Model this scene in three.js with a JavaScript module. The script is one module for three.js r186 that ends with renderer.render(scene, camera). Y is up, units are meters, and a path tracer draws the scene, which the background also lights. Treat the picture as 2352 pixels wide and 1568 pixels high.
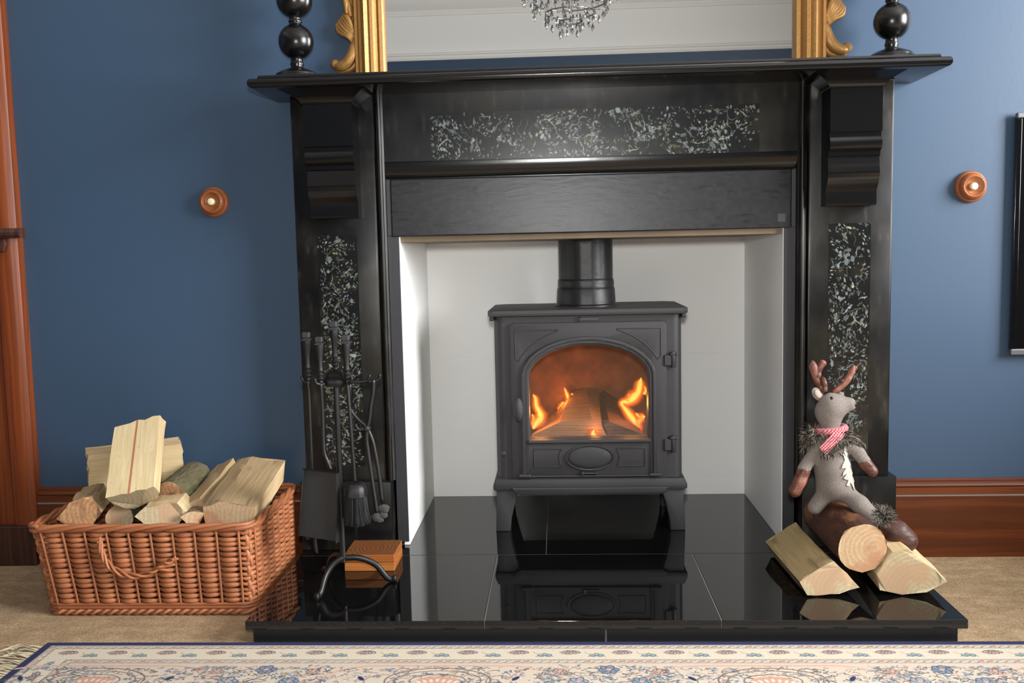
import * as THREE from 'three';
import { RoundedBoxGeometry } from 'three/addons/geometries/RoundedBoxGeometry.js';
import { TextGeometry } from 'three/addons/geometries/TextGeometry.js';
import { FontLoader } from 'three/addons/loaders/FontLoader.js';
import { mergeGeometries, mergeVertices, toCreasedNormals } from 'three/addons/utils/BufferGeometryUtils.js';
import { RectAreaLightUniformsLib } from 'three/addons/lights/RectAreaLightUniformsLib.js';

// ---------------------------------------------------------------- camera, light, exposure
const V3 = THREE.Vector3, V2 = THREE.Vector2, PI = Math.PI;
const scene = new THREE.Scene();
const FOCAL = 2151.08;                                   // in pixels of the 2352 x 1568 frame
const camera = new THREE.PerspectiveCamera(2 * Math.atan(784 / FOCAL) * 180 / PI, 1.5, 0.05, 40);
camera.position.set(-0.0674, 0.6877, 2.0069);
camera.rotation.order = 'YXZ';
camera.rotation.set(-0.0957, 0.051, -0.0225);
camera.updateMatrixWorld(true);

const renderer = new THREE.WebGLRenderer({ antialias: true });
renderer.toneMapping = THREE.LinearToneMapping;
renderer.toneMappingExposure = 1.1;
renderer.shadowMap.enabled = true;
scene.background = new THREE.Color(0.55, 0.62, 0.7);     // overcast daylight outside the window
RectAreaLightUniformsLib.init();

// daylight that comes in through the bay window in the right wall
const WIN = { x: 2.6, z0: 0.6, z1: 2.1, y0: 0.62, y1: 2.15 };
const daylight = new THREE.RectAreaLight(new THREE.Color(0.985, 0.995, 1.0), 31, WIN.z1 - WIN.z0, WIN.y1 - WIN.y0);
daylight.position.set(WIN.x - 0.03, (WIN.y0 + WIN.y1) / 2, (WIN.z0 + WIN.z1) / 2);
daylight.lookAt(0, (WIN.y0 + WIN.y1) / 2, (WIN.z0 + WIN.z1) / 2);
scene.add(daylight);
// the photographer's flash, just above the lens
const flash = new THREE.SpotLight(new THREE.Color(1, 0.99, 0.97), 5.0, 0, 0.95, 0.7);
flash.position.set(-0.06, 0.8, 2.03); flash.target.position.set(0.0, 0.72, 0); flash.castShadow = true; flash.shadow.radius = 2;
scene.add(flash, flash.target);

// ---------------------------------------------------------------- helpers
// a photo pixel is a direction; the distance comes from the plane that the thing touches
function ray(u, v) { return new V3((u - 1176) / FOCAL, -(v - 784) / FOCAL, -1).applyQuaternion(camera.quaternion); }
function hit(u, v, axis, value) { const d = ray(u, v), t = (value - camera.position[axis]) / d[axis]; return camera.position.clone().addScaledVector(d, t); }
const onZ = (u, v, z) => hit(u, v, 'z', z), onY = (u, v, y) => hit(u, v, 'y', y), onX = (u, v, x) => hit(u, v, 'x', x);

let seedValue = 12345;
const rnd = (a = 0, b = 1) => { seedValue = (seedValue * 1664525 + 1013904223) >>> 0; return a + (b - a) * seedValue / 4294967296; };
const lerp = (a, b, t) => a + (b - a) * t, clamp = (x, a = 0, b = 1) => Math.min(b, Math.max(a, x));
const smooth = (a, b, x) => { const t = clamp((x - a) / (b - a)); return t * t * (3 - 2 * t); };
function hash(i, j, s) { let h = Math.imul(i, 374761393) ^ Math.imul(j, 668265263) ^ Math.imul(s, 2246822519); h = Math.imul(h ^ (h >>> 13), 1274126177); return ((h ^ (h >>> 16)) >>> 0) / 4294967296; }
function noise(x, y, s = 0, px = 1e9, py = 1e9) {
  const i = Math.floor(x), j = Math.floor(y), fx = x - i, fy = y - j, a = fx * fx * (3 - 2 * fx), b = fy * fy * (3 - 2 * fy);
  const m = (n, p) => ((n % p) + p) % p, h = (p, q) => hash(m(p, px), m(q, py), s);
  return lerp(lerp(h(i, j), h(i + 1, j), a), lerp(h(i, j + 1), h(i + 1, j + 1), a), b);
}
function fbm(x, y, s = 0, oct = 4, px = 1e9, py = 1e9) { let v = 0, a = 0.5, n = 0; for (let o = 0; o < oct; o++) { v += a * noise(x, y, s + o, px, py); n += a; a *= 0.5; x *= 2; y *= 2; px *= 2; py *= 2; } return v / n; }
function tex(w, h, fn, { srgb = true, size = [1, 1] } = {}) {      // fn(x, y) in 0..1 gives [r, g, b] 0..255 or one grey value 0..255
  const data = new Uint8Array(w * h * 4);
  for (let j = 0; j < h; j++) for (let i = 0; i < w; i++) {
    const c = fn((i + 0.5) / w, (j + 0.5) / h), o = (j * w + i) * 4, g = typeof c === 'number';
    for (let k = 0; k < 3; k++) data[o + k] = clamp(g ? c : c[k], 0, 255);
    data[o + 3] = 255;
  }
  const t = new THREE.DataTexture(data, w, h, THREE.RGBAFormat);
  t.wrapS = t.wrapT = THREE.RepeatWrapping; t.magFilter = THREE.LinearFilter; t.minFilter = THREE.LinearMipmapLinearFilter; t.generateMipmaps = true;
  t.repeat.set(1 / size[0], 1 / size[1]);                          // size: metres that one copy covers, for uv in metres
  if (srgb) t.colorSpace = THREE.SRGBColorSpace;
  t.needsUpdate = true;
  return t;
}
const mix3 = (a, b, t) => [lerp(a[0], b[0], t), lerp(a[1], b[1], t), lerp(a[2], b[2], t)];
const col = (r, g, b) => new THREE.Color().setRGB(r / 255, g / 255, b / 255, THREE.SRGBColorSpace);
const std = (o) => new THREE.MeshStandardMaterial(o), phys = (o) => new THREE.MeshPhysicalMaterial(o);

function uvm(geo) {                                                // uv in metres, laid on by the way each face points
  const g = geo.index ? geo.toNonIndexed() : geo, p = g.attributes.position, uv = new Float32Array(p.count * 2), a = new V3(), b = new V3(), c = new V3(), n = new V3();
  for (let i = 0; i < p.count; i += 3) {
    a.fromBufferAttribute(p, i); b.fromBufferAttribute(p, i + 1); c.fromBufferAttribute(p, i + 2);
    n.subVectors(b, a).cross(c.clone().sub(a));
    const x = Math.abs(n.x), y = Math.abs(n.y), z = Math.abs(n.z);
    [a, b, c].forEach((q, k) => { const o = (i + k) * 2; if (z >= x && z >= y) { uv[o] = q.x; uv[o + 1] = q.y; } else if (x >= y) { uv[o] = q.z; uv[o + 1] = q.y; } else { uv[o] = q.x; uv[o + 1] = q.z; } });
  }
  g.setAttribute('uv', new THREE.BufferAttribute(uv, 2));
  return g;
}
const used = new Map();
function numbered(name) { const n = used.get(name) || 0; used.set(name, n + 1); return n ? name + '_' + String(n).padStart(3, '0') : name; }
function part(name, geo, material, parent) { const m = new THREE.Mesh(geo, material); m.name = name; parent.add(m); return m; }
function tag(o, label, category, group) { o.userData.label = label; o.userData.category = category; if (group) o.userData.group = group; return o; }
function thing(name, label, category, group, at = [0, 0, 0]) { const o = new THREE.Group(); o.name = numbered(name); o.position.set(...at); scene.add(o); return tag(o, label, category, group); }
function single(name, geo, material, label, category, group) { const m = new THREE.Mesh(geo, material); m.name = numbered(name); scene.add(m); return tag(m, label, category, group); }
function struct(name, geo, material, label, category) { const m = new THREE.Mesh(geo, material); m.name = name; m.userData.kind = 'structure'; if (label) tag(m, label, category); scene.add(m); return m; }
function structGroup(name, label, category) { const g = new THREE.Group(); g.name = name; g.userData.kind = 'structure'; tag(g, label, category); scene.add(g); return g; }

function box(x0, x1, y0, y1, z0, z1, r = 0) {
  const w = x1 - x0, h = y1 - y0, d = z1 - z0, g = r > 0 ? new RoundedBoxGeometry(w, h, d, 2, Math.min(r, w / 2.01, h / 2.01, d / 2.01)) : new THREE.BoxGeometry(w, h, d);
  g.translate((x0 + x1) / 2, (y0 + y1) / 2, (z0 + z1) / 2);
  return uvm(g);
}
function prismX(profile, x0, x1, crease = 0.5) {                   // profile [[z, y]...] swept along x
  const s = new THREE.Shape(profile.map(([z, y]) => new V2(z, y)));
  const g = new THREE.ExtrudeGeometry(s, { depth: x1 - x0, bevelEnabled: false });
  g.applyMatrix4(new THREE.Matrix4().makeBasis(new V3(0, 0, 1), new V3(0, 1, 0), new V3(-1, 0, 0)));   // (z, y, along) -> world
  g.translate(x1, 0, 0);
  return uvm(toCreasedNormals(g, crease));
}
function prismY(profile, y0, y1, crease = 0.5) {                   // profile [[x, z]...] swept along y
  const s = new THREE.Shape(profile.map(([x, z]) => new V2(x, -z)));
  const g = new THREE.ExtrudeGeometry(s, { depth: y1 - y0, bevelEnabled: false, curveSegments: 12 });
  g.rotateX(-PI / 2); g.translate(0, y0, 0);
  return uvm(toCreasedNormals(g, crease));
}
function slab(points, z0, z1, bevel = 0, holes = [], curveSegments = 16) {   // outline [[x, y]...] or Shape, between z0 and z1, edges rounded by bevel
  const s = Array.isArray(points) ? new THREE.Shape(points.map(([x, y]) => new V2(x, y))) : points;
  for (const h of holes) s.holes.push(Array.isArray(h) ? new THREE.Path(h.map(([x, y]) => new V2(x, y))) : h);
  const g = new THREE.ExtrudeGeometry(s, { depth: z1 - z0 - 2 * bevel, bevelEnabled: bevel > 0, bevelThickness: bevel, bevelSize: bevel, bevelOffset: -bevel, bevelSegments: 2, curveSegments });
  g.translate(0, 0, z0 + bevel);
  return uvm(toCreasedNormals(g, 0.6));
}
function sweep(pts, radius, n = 6, { closed = false, flat = 1, caps = true, up = null } = {}) {   // tube along points; radius number or fn(t)
  const P = pts.map((p) => (p.isVector3 ? p : new V3(...p))), N = P.length, pos = [], uv = [], idx = [];
  const T = P.map((_, i) => { const a = P[closed ? (i - 1 + N) % N : Math.max(i - 1, 0)], b = P[closed ? (i + 1) % N : Math.min(i + 1, N - 1)]; return b.clone().sub(a).normalize(); });
  let u = up ? up.clone() : new V3(0, 1, 0); if (!up && Math.abs(T[0].dot(u)) > 0.9) u.set(1, 0, 0);
  let len = 0; const R = closed ? N + 1 : N;
  for (let i = 0; i < R; i++) {
    const k = i % N, t = T[k];
    if (up) u.copy(up);
    u.addScaledVector(t, -u.dot(t)).normalize();
    const w = t.clone().cross(u), r = typeof radius === 'function' ? radius(i / (R - 1)) : radius;
    if (i) len += P[k].distanceTo(P[(i - 1) % N]);
    for (let j = 0; j <= n; j++) { const a = j / n * 2 * PI, c = Math.cos(a) * r, s = Math.sin(a) * r * flat; pos.push(P[k].x + u.x * c + w.x * s, P[k].y + u.y * c + w.y * s, P[k].z + u.z * c + w.z * s); uv.push(len, j / n * 2 * PI * r); }
  }
  for (let i = 0; i < R - 1; i++) for (let j = 0; j < n; j++) { const a = i * (n + 1) + j, b = a + n + 1; idx.push(a, a + 1, b, b, a + 1, b + 1); }
  if (!closed && caps) for (const [i, dir] of [[0, 1], [R - 1, -1]]) {
    const c = pos.length / 3; pos.push(P[i].x, P[i].y, P[i].z); uv.push(0, 0);
    for (let j = 0; j < n; j++) { const a = i * (n + 1) + j; dir > 0 ? idx.push(c, a + 1, a) : idx.push(c, a, a + 1); }
  }
  const g = new THREE.BufferGeometry(); g.setAttribute('position', new THREE.Float32BufferAttribute(pos, 3)); g.setAttribute('uv', new THREE.Float32BufferAttribute(uv, 2)); g.setIndex(idx);
  g.computeVertexNormals();
  // the seam: share normals of the first and the last column
  const nm = g.attributes.normal;
  for (let i = 0; i < R; i++) { const a = i * (n + 1), b = a + n, x = nm.getX(a) + nm.getX(b), y = nm.getY(a) + nm.getY(b), z = nm.getZ(a) + nm.getZ(b), l = Math.hypot(x, y, z) || 1; nm.setXYZ(a, x / l, y / l, z / l); nm.setXYZ(b, x / l, y / l, z / l); }
  return g;
}
const curve = (pts, n, closed = false) => new THREE.CatmullRomCurve3(pts.map((p) => (p.isVector3 ? p : new V3(...p))), closed, 'centripetal').getPoints(n);
function lathe(profile, seg = 32) { return toCreasedNormals(new THREE.LatheGeometry(profile.map(([r, y]) => new V2(Math.max(r, 0.00001), y)), seg), 0.7); }
function latheSpline(profile, n = 60, seg = 32) { const c = new THREE.SplineCurve(profile.map(([r, y]) => new V2(r, y))).getPoints(n); return new THREE.LatheGeometry(c.map((p) => new V2(Math.max(p.x, 0.00001), p.y)), seg); }
function ball(r, at, s = [1, 1, 1], seg = 20) { const g = new THREE.SphereGeometry(r, seg, Math.round(seg * 0.7)); g.scale(...s); g.translate(...(at.isVector3 ? at.toArray() : at)); return g; }
const plain = (g) => { const q = g.index ? g.toNonIndexed() : g; if (!q.attributes.uv) q.setAttribute('uv', new THREE.Float32BufferAttribute(new Float32Array(q.attributes.position.count * 2), 2)); for (const k of Object.keys(q.attributes)) if (!['position', 'normal', 'uv'].includes(k)) q.deleteAttribute(k); return q; };
const merge = (list) => mergeGeometries(list.map(plain));

function netSurface(sdf, lo, hi, cell) {                           // surface nets: one smooth closed mesh where sdf = 0
  const n = [0, 1, 2].map((k) => Math.ceil((hi[k] - lo[k]) / cell) + 1), at = (i, j, k) => (k * n[1] + j) * n[0] + i, f = new Float32Array(n[0] * n[1] * n[2]);
  for (let k = 0; k < n[2]; k++) for (let j = 0; j < n[1]; j++) for (let i = 0; i < n[0]; i++) f[at(i, j, k)] = sdf(lo[0] + i * cell, lo[1] + j * cell, lo[2] + k * cell);
  const id = new Int32Array(f.length).fill(-1), pos = [], idx = [];
  const C = [[0, 0, 0], [1, 0, 0], [0, 1, 0], [1, 1, 0], [0, 0, 1], [1, 0, 1], [0, 1, 1], [1, 1, 1]], E = [[0, 1], [2, 3], [4, 5], [6, 7], [0, 2], [1, 3], [4, 6], [5, 7], [0, 4], [1, 5], [2, 6], [3, 7]];
  for (let k = 0; k < n[2] - 1; k++) for (let j = 0; j < n[1] - 1; j++) for (let i = 0; i < n[0] - 1; i++) {
    const v = C.map((c) => f[at(i + c[0], j + c[1], k + c[2])]); let neg = 0; for (const q of v) if (q < 0) neg++;
    if (neg === 0 || neg === 8) continue;
    let x = 0, y = 0, z = 0, m = 0;
    for (const [a, b] of E) if ((v[a] < 0) !== (v[b] < 0)) { const t = v[a] / (v[a] - v[b]); x += lerp(C[a][0], C[b][0], t); y += lerp(C[a][1], C[b][1], t); z += lerp(C[a][2], C[b][2], t); m++; }
    id[at(i, j, k)] = pos.length / 3; pos.push(lo[0] + (i + x / m) * cell, lo[1] + (j + y / m) * cell, lo[2] + (k + z / m) * cell);
  }
  const quad = (a, b, c, d, flip) => { if (a < 0 || b < 0 || c < 0 || d < 0) return; flip ? idx.push(a, c, b, a, d, c) : idx.push(a, b, c, a, c, d); };
  for (let k = 1; k < n[2] - 1; k++) for (let j = 1; j < n[1] - 1; j++) for (let i = 1; i < n[0] - 1; i++) {
    const s = f[at(i, j, k)] < 0;
    if (s !== f[at(i + 1, j, k)] < 0) quad(id[at(i, j - 1, k - 1)], id[at(i, j, k - 1)], id[at(i, j, k)], id[at(i, j - 1, k)], !s);
    if (s !== f[at(i, j + 1, k)] < 0) quad(id[at(i - 1, j, k - 1)], id[at(i - 1, j, k)], id[at(i, j, k)], id[at(i, j, k - 1)], !s);
    if (s !== f[at(i, j, k + 1)] < 0) quad(id[at(i - 1, j - 1, k)], id[at(i, j - 1, k)], id[at(i, j, k)], id[at(i - 1, j, k)], !s);
  }
  const g = new THREE.BufferGeometry(); g.setAttribute('position', new THREE.Float32BufferAttribute(pos, 3)); g.setIndex(idx); g.computeVertexNormals();
  return g;
}
const keepNormals = (g) => uvm(g);                                 // metres uv on a smooth mesh keeps its normals
function capsule(p, a, b, ra, rb) {                                // distance to a tapered capsule
  const bx = b.x - a.x, by = b.y - a.y, bz = b.z - a.z, px = p[0] - a.x, py = p[1] - a.y, pz = p[2] - a.z, t = clamp((px * bx + py * by + pz * bz) / (bx * bx + by * by + bz * bz + 1e-12));
  return Math.hypot(px - bx * t, py - by * t, pz - bz * t) - lerp(ra, rb, t);
}
const smin = (a, b, k) => { const h = clamp(0.5 + 0.5 * (b - a) / k); return lerp(b, a, h) - k * h * (1 - h); };

// ---------------------------------------------------------------- materials
const M = {};
{
  const paintBump = tex(512, 512, (x, y) => 128 + 70 * (fbm(x * 90, y * 24, 5, 3, 90, 24) - 0.5) + 60 * (fbm(x * 200, y * 200, 9, 2, 200, 200) - 0.5), { srgb: false, size: [0.5, 0.5] });
  M.blue = std({ color: col(56, 77, 101), roughness: 0.44, bumpMap: paintBump, bumpScale: 0.00014 });
  M.white = std({ color: col(232, 230, 222), roughness: 0.7 });
  M.wallWhite = std({ color: col(240, 239, 235), roughness: 0.8 });
  M.ceiling = std({ color: col(228, 224, 219), roughness: 0.9 });
  M.lining = std({ color: col(243, 243, 240), roughness: 0.55, bumpMap: tex(256, 256, (x, y) => 128 + 60 * (fbm(x * 60, y * 60, 2, 3, 60, 60) - 0.5), { srgb: false, size: [0.3, 0.3] }), bumpScale: 0.0003 });
  M.soffit = std({ color: col(136, 122, 104), roughness: 0.8, map: tex(128, 128, (x, y) => { const v = 190 + 60 * fbm(x * 6, y * 6, 33, 4, 6, 6); return [v, v * 0.97, v * 0.93]; }, { size: [0.4, 0.4] }) });
  // polished black slate of the chimneypiece: enamelled, with a worn brownish cast and fine scratches
  const slateMap = tex(512, 512, (x, y) => { const n = fbm(x * 5, y * 5, 11, 4, 5, 5), s = Math.pow(fbm(x * 40, y * 12, 14, 3, 40, 12), 6) * 70; const b = smooth(0.45, 0.7, n); return mix3([11 + s, 11 + s, 12 + s], [26 + s, 24 + s, 19 + s], b); }, { size: [0.6, 0.6] });
  const slateRough = tex(256, 256, (x, y) => 62 + 60 * fbm(x * 8, y * 8, 21, 5, 8, 8), { srgb: false, size: [0.45, 0.45] });
  M.slate = phys({ color: 0xffffff, map: slateMap, specularIntensity: 0.6, roughness: 1, roughnessMap: slateRough });
  M.slateGloss = std({ color: col(11, 11, 12), roughness: 0.2, bumpMap: tex(256, 256, (x, y) => 128 + 90 * (fbm(x * 14, y * 14, 40, 3, 14, 14) - 0.5), { srgb: false, size: [0.5, 0.5] }), bumpScale: 0.0004 });
  M.slip = std({ color: col(48, 48, 52), roughness: 0.42, bumpMap: tex(256, 256, (x, y) => 128 + 80 * (fbm(x * 40, y * 40, 44, 3, 40, 40) - 0.5), { srgb: false, size: [0.25, 0.25] }), bumpScale: 0.0003 });
  // riven lintel: thin wandering cleavage lines, a polished margin is a part of its own
  const riven = (x, y) => { const w = fbm(x * 10, y * 8, 51, 4, 10, 8), l = fbm(x * 24 + w * 2, y * 40 + w * 4, 53, 4, 24, 40); return l; };
  M.lintel = phys({ color: 0xffffff, specularIntensity: 0.8, roughness: 0.36, map: tex(1024, 256, (x, y) => { const l = riven(x, y), g = 30 + 14 * (fbm(x * 120, y * 30, 55, 2, 120, 30) - 0.5) - 12 * smooth(0.64, 0.74, l); return [g, g + 1, g + 4]; }, { size: [0.9, 0.225] }), bumpMap: tex(1024, 256, (x, y) => 255 * riven(x, y), { srgb: false, size: [0.9, 0.225] }), bumpScale: 0.00022 });
  // marbled enamel panels: pale flecks, threads and blotches on black with olive clouds
  const marble = (w, h, W, Hh, s, flecks, veins) => {
    seedValue = s; const base = tex(w, h, (x, y) => { const X = x * W * 100, Y = y * Hh * 100, o = smooth(0.45, 0.75, fbm(X * 0.22, Y * 0.3, s + 4, 3)), k = smooth(0.5, 0.6, fbm(X * 0.5, Y * 0.5, s + 9, 2)); return mix3(mix3([15, 15, 15], [38, 35, 24], o * 0.8), [11, 11, 12], k * 0.7); });
    const cv = document.createElement('canvas'); cv.width = w; cv.height = h; const c = cv.getContext('2d'), im = c.createImageData(w, h); im.data.set(base.image.data); c.putImageData(im, 0, 0);
    c.setTransform(w / W, 0, 0, h / Hh, 0, 0);                     // metres
    const tone = (a) => { const q = rnd(), t = mix3([146, 158, 150], q < 0.3 ? [170, 164, 128] : [150, 166, 172], rnd()); return 'rgba(' + ((g) => t.map((v) => Math.round(v * g)))(rnd(0.5, 0.95)).join(',') + ',' + a + ')'; };
    const inside = (x, y) => { const e = Math.min(x, W - x, y, Hh - y); return rnd() < smooth(-0.001, 0.007, e); };
    for (let i = 0; i < flecks; i++) {
      const x = rnd(0, W), y = rnd(0, Hh); if (!inside(x, y) || fbm(x * 38, y * 38, s + 2, 2) < rnd(0.25, 0.62)) continue;
      const a = noise(x * 25, y * 25, s + 6) * 5 + rnd(-0.5, 0.5), L = rnd(0.0013, 0.0046) * (rnd() > 0.92 ? 2 : 1), B = L * rnd(0.3, 0.75), n = 6; c.fillStyle = tone(rnd(0.45, 0.95)); c.beginPath();
      for (let k = 0; k < n; k++) { const t = k / n * 2 * PI, q = rnd(0.55, 1.2), px = L * q * Math.cos(t), py = B * q * Math.sin(t); c[k ? 'lineTo' : 'moveTo'](x + px * Math.cos(a) - py * Math.sin(a), y + px * Math.sin(a) + py * Math.cos(a)); }
      c.closePath(); c.fill();
    }
    for (let i = 0; i < veins; i++) {
      let x = rnd(0.008, W - 0.008), y = rnd(0.008, Hh - 0.008), a = rnd(0, 2 * PI); c.strokeStyle = tone(rnd(0.3, 0.7)); const wd = rnd(0.0008, 0.0036), n = Math.floor(rnd(4, 11));
      for (let k = 0; k < n; k++) { const nx = x + 0.0045 * Math.cos(a), ny = y + 0.0045 * Math.sin(a); if (nx < 0.004 || ny < 0.004 || nx > W - 0.004 || ny > Hh - 0.004) break; c.lineWidth = Math.max(0.0004, wd * Math.sin((k + 0.7) / n * PI)); c.lineCap = 'round'; c.beginPath(); c.moveTo(x, y); c.lineTo(nx, ny); c.stroke(); x = nx; y = ny; a += rnd(-0.7, 0.7); }
    }
    const T = new THREE.CanvasTexture(cv); T.colorSpace = THREE.SRGBColorSpace; T.magFilter = THREE.LinearFilter; return T;
  };
  M.marbleFrieze = std({ map: marble(1408, 208, 0.684, 0.101, 70, 2600, 110), roughness: 0.26 });
  M.marbleL = std({ map: marble(176, 1000, 0.087, 0.5, 95, 1500, 70), roughness: 0.26 });
  M.marbleR = std({ map: marble(176, 1000, 0.087, 0.5, 123, 1500, 70), roughness: 0.26 });
  M.granite = std({ color: 0xffffff, roughness: 0.035, map: tex(1024, 1024, (x, y) => { const i = Math.floor(x * 512), j = Math.floor(y * 512), f = hash(i, j, 3) > 0.9994 ? 60 : 0, g = 9 + 5 * hash(i, j, 8) + f; return [g, g, g + 0.5]; }, { size: [0.6, 0.6] }) });
  M.graniteEdge = std({ color: col(26, 26, 26), roughness: 0.35 });
  M.grout = std({ color: col(104, 102, 98), roughness: 0.9 });
  // cast iron of the stove
  const cast = tex(256, 256, (x, y) => 128 + 110 * (fbm(x * 110, y * 110, 61, 2, 110, 110) - 0.5), { srgb: false, size: [0.12, 0.12] });
  M.iron = std({ color: col(45, 44, 46), roughness: 0.55, metalness: 0.0, bumpMap: cast, bumpScale: 0.00035 });
  M.ironDark = std({ color: col(38, 37, 38), roughness: 0.4 });
  M.flue = std({ color: col(22, 22, 24), roughness: 0.45, bumpMap: tex(128, 128, (x, y) => 255 * fbm(x * 5, y * 7, 64, 3, 5, 7), { srgb: false, size: [0.2, 0.2] }), bumpScale: 0.0005 });
  M.toolIron = std({ color: col(20, 20, 21), roughness: 0.4, bumpMap: cast, bumpScale: 0.0002 });
  M.toolWorn = std({ color: col(70, 70, 74), roughness: 0.35, metalness: 0.5 });
  M.pan = std({ color: col(31, 30, 30), roughness: 0.5 });
  M.bristle = std({ color: col(24, 24, 25), roughness: 0.75 });
  M.ash = std({ color: 0xffffff, roughness: 0.9, map: tex(128, 128, (x, y) => { const v = 40 + 90 * Math.pow(fbm(x * 10, y * 10, 71, 4, 10, 10), 2); return [v, v * 0.97, v * 0.92]; }, { size: [0.06, 0.06] }) });
  // varnished wood of skirting and casing
  const grain = (a, b, s, k = 1) => tex(512, 512, (x, y) => { const w = fbm(x * 3, y * 2, s, 3, 3, 2), g = fbm(x * 4 + w, y * 90 * k + w * 8, s + 2, 4, 4, 90 * k); return mix3(a, b, smooth(0.25, 0.75, g)); }, { size: [1.2, 0.4] });
  M.skirting = std({ map: grain([78, 36, 14], [104, 52, 22], 201, 0.5), roughness: 0.35 });
  const vgrain = (a, b, s, size) => tex(512, 512, (x, y) => { const w = fbm(x * 2, y * 3, s, 3, 2, 3), g = fbm(x * 70 + w * 7, y * 4 + w, s + 2, 4, 70, 4); return mix3(a, b, smooth(0.25, 0.75, g)); }, { size });
  M.casing = std({ map: vgrain([104, 47, 17], [126, 60, 23], 231, [0.3, 1]), roughness: 0.38 });
  M.darkWood = std({ map: vgrain([52, 28, 22], [78, 44, 34], 241, [0.2, 0.6]), roughness: 0.4 });
  M.knobWood = std({ map: tex(256, 256, (x, y) => { const g = fbm(x * 4, y * 60, 251, 3, 4, 60); return mix3([116, 62, 30], [162, 98, 54], g); }, { size: [0.06, 0.06] }), roughness: 0.35 });
  M.cream = std({ color: col(232, 224, 186), roughness: 0.4 });
  M.boxWood = std({ map: grain([148, 84, 34], [180, 112, 54], 261, 0.4), roughness: 0.42 });
  M.boxLid = std({ map: tex(512, 512, (x, y) => { const d = Math.hypot((x - 0.55) * 1.4, y - 0.45) * 26 + 3 * fbm(x * 6, y * 6, 271, 4), g = 0.5 + 0.5 * Math.sin(d * 2.2); return mix3([96, 56, 30], [134, 84, 48], g * 0.7 + 0.3 * fbm(x * 40, y * 40, 273, 2)); }), roughness: 0.45 });
  M.black = std({ color: col(9, 9, 10), roughness: 0.27 });
  M.gold = std({ color: col(164, 122, 68), roughness: 0.46, metalness: 0.45, bumpMap: tex(128, 128, (x, y) => 255 * fbm(x * 12, y * 12, 281, 3, 12, 12), { srgb: false, size: [0.05, 0.05] }), bumpScale: 0.0005 });
  M.goldDark = std({ color: col(150, 100, 44), roughness: 0.5, metalness: 0.6 });
  M.mirror = std({ color: col(238, 240, 240), roughness: 0.01, metalness: 1 });
  M.carpet = std({ color: 0xffffff, roughness: 0.97, map: tex(1024, 1024, (x, y) => { const f = fbm(x * 300, y * 300, 301, 2, 300, 300), c = fbm(x * 22, y * 40, 303, 4, 22, 40), d = hash(Math.floor(x * 500), Math.floor(y * 500), 5) > 0.985 ? -26 : 0, t = 0.55 * f + 0.45 * c; return mix3([112 + d, 90 + d, 64 + d], [206 + d, 178 + d, 140 + d], t); }, { size: [0.7, 0.7] }), bumpMap: tex(512, 512, (x, y) => 255 * fbm(x * 160, y * 160, 305, 2, 160, 160), { srgb: false, size: [0.2, 0.2] }), bumpScale: 0.0008 });
  const wick = tex(256, 256, (x, y) => { const g = fbm(x * 3, y * 26, 311, 3, 3, 26), c = noise(x * 6, y * 2, 313, 6, 2); return mix3([136, 78, 46], [190, 126, 86], 0.6 * g + 0.4 * c); }, { size: [0.15, 0.03] });
  M.wicker = std({ map: wick, roughness: 0.5 });
  M.wickerHoney = std({ map: wick, color: new THREE.Color(1.15, 1.15, 1.1), roughness: 0.5 });
  M.wickerRusset = std({ map: wick, color: new THREE.Color(0.86, 0.8, 0.78), roughness: 0.55 });
  // logs: uv u along the log, v around it (metres)
  const split = (a, b, c, s) => tex(512, 512, (x, y) => { const w = fbm(x * 2, y * 4, s, 3, 2, 4), g = fbm(x * 5 + w, y * 80 + w * 6, s + 1, 4, 5, 80), k = fbm(x * 3, y * 9, s + 4, 3, 3, 9); let q = mix3(a, b, g); q = mix3(q, c, smooth(0.55, 0.75, k) * 0.6); return q; }, { size: [0.3, 0.12] });
  M.logPale = std({ map: split([196, 168, 122], [224, 202, 160], [190, 150, 100], 331), roughness: 0.85 });
  M.logGrey = std({ map: split([140, 116, 84], [190, 164, 122], [112, 96, 74], 341), roughness: 0.9 });
  M.logTan = std({ map: split([142, 122, 84], [172, 152, 110], [108, 98, 62], 351), roughness: 0.9 });
  M.logBlush = std({ map: split([206, 160, 110], [238, 206, 160], [180, 110, 70], 361), roughness: 0.85 });
  const ends = (a, b, c, s) => tex(512, 512, (x, y) => { const r = Math.hypot(x - 0.5, y - 0.5) * 60 + 2.5 * fbm(x * 5, y * 5, s, 4), ring = 0.5 + 0.5 * Math.sin(r * 2), n = fbm(x * 60, y * 60, s + 3, 2), k = fbm(x * 4, y * 4, s + 5, 3); return mix3(mix3(a, b, 0.35 * ring + 0.65 * n), c, smooth(0.5, 0.72, k) * 0.75); }, { size: [0.16, 0.16] });
  M.endPale = std({ map: ends([164, 146, 112], [194, 180, 148], [180, 144, 112], 371), roughness: 0.9 });
  M.endBlush = std({ map: ends([172, 136, 100], [194, 172, 138], [168, 120, 88], 381), roughness: 0.9 });
  M.endRot = std({ map: ends([146, 100, 66], [190, 152, 112], [108, 74, 50], 391), roughness: 0.95 });
  const bark = (a, b, c, s) => tex(512, 512, (x, y) => { const g = fbm(x * 14, y * 30, s, 5, 14, 30), k = fbm(x * 5, y * 6, s + 4, 3, 5, 6); return mix3(mix3(a, b, g), c, smooth(0.5, 0.75, k) * 0.8); }, { size: [0.25, 0.2] });
  const barkBump = tex(256, 256, (x, y) => 255 * fbm(x * 10, y * 20, 407, 5, 10, 20), { srgb: false, size: [0.12, 0.1] });
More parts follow.
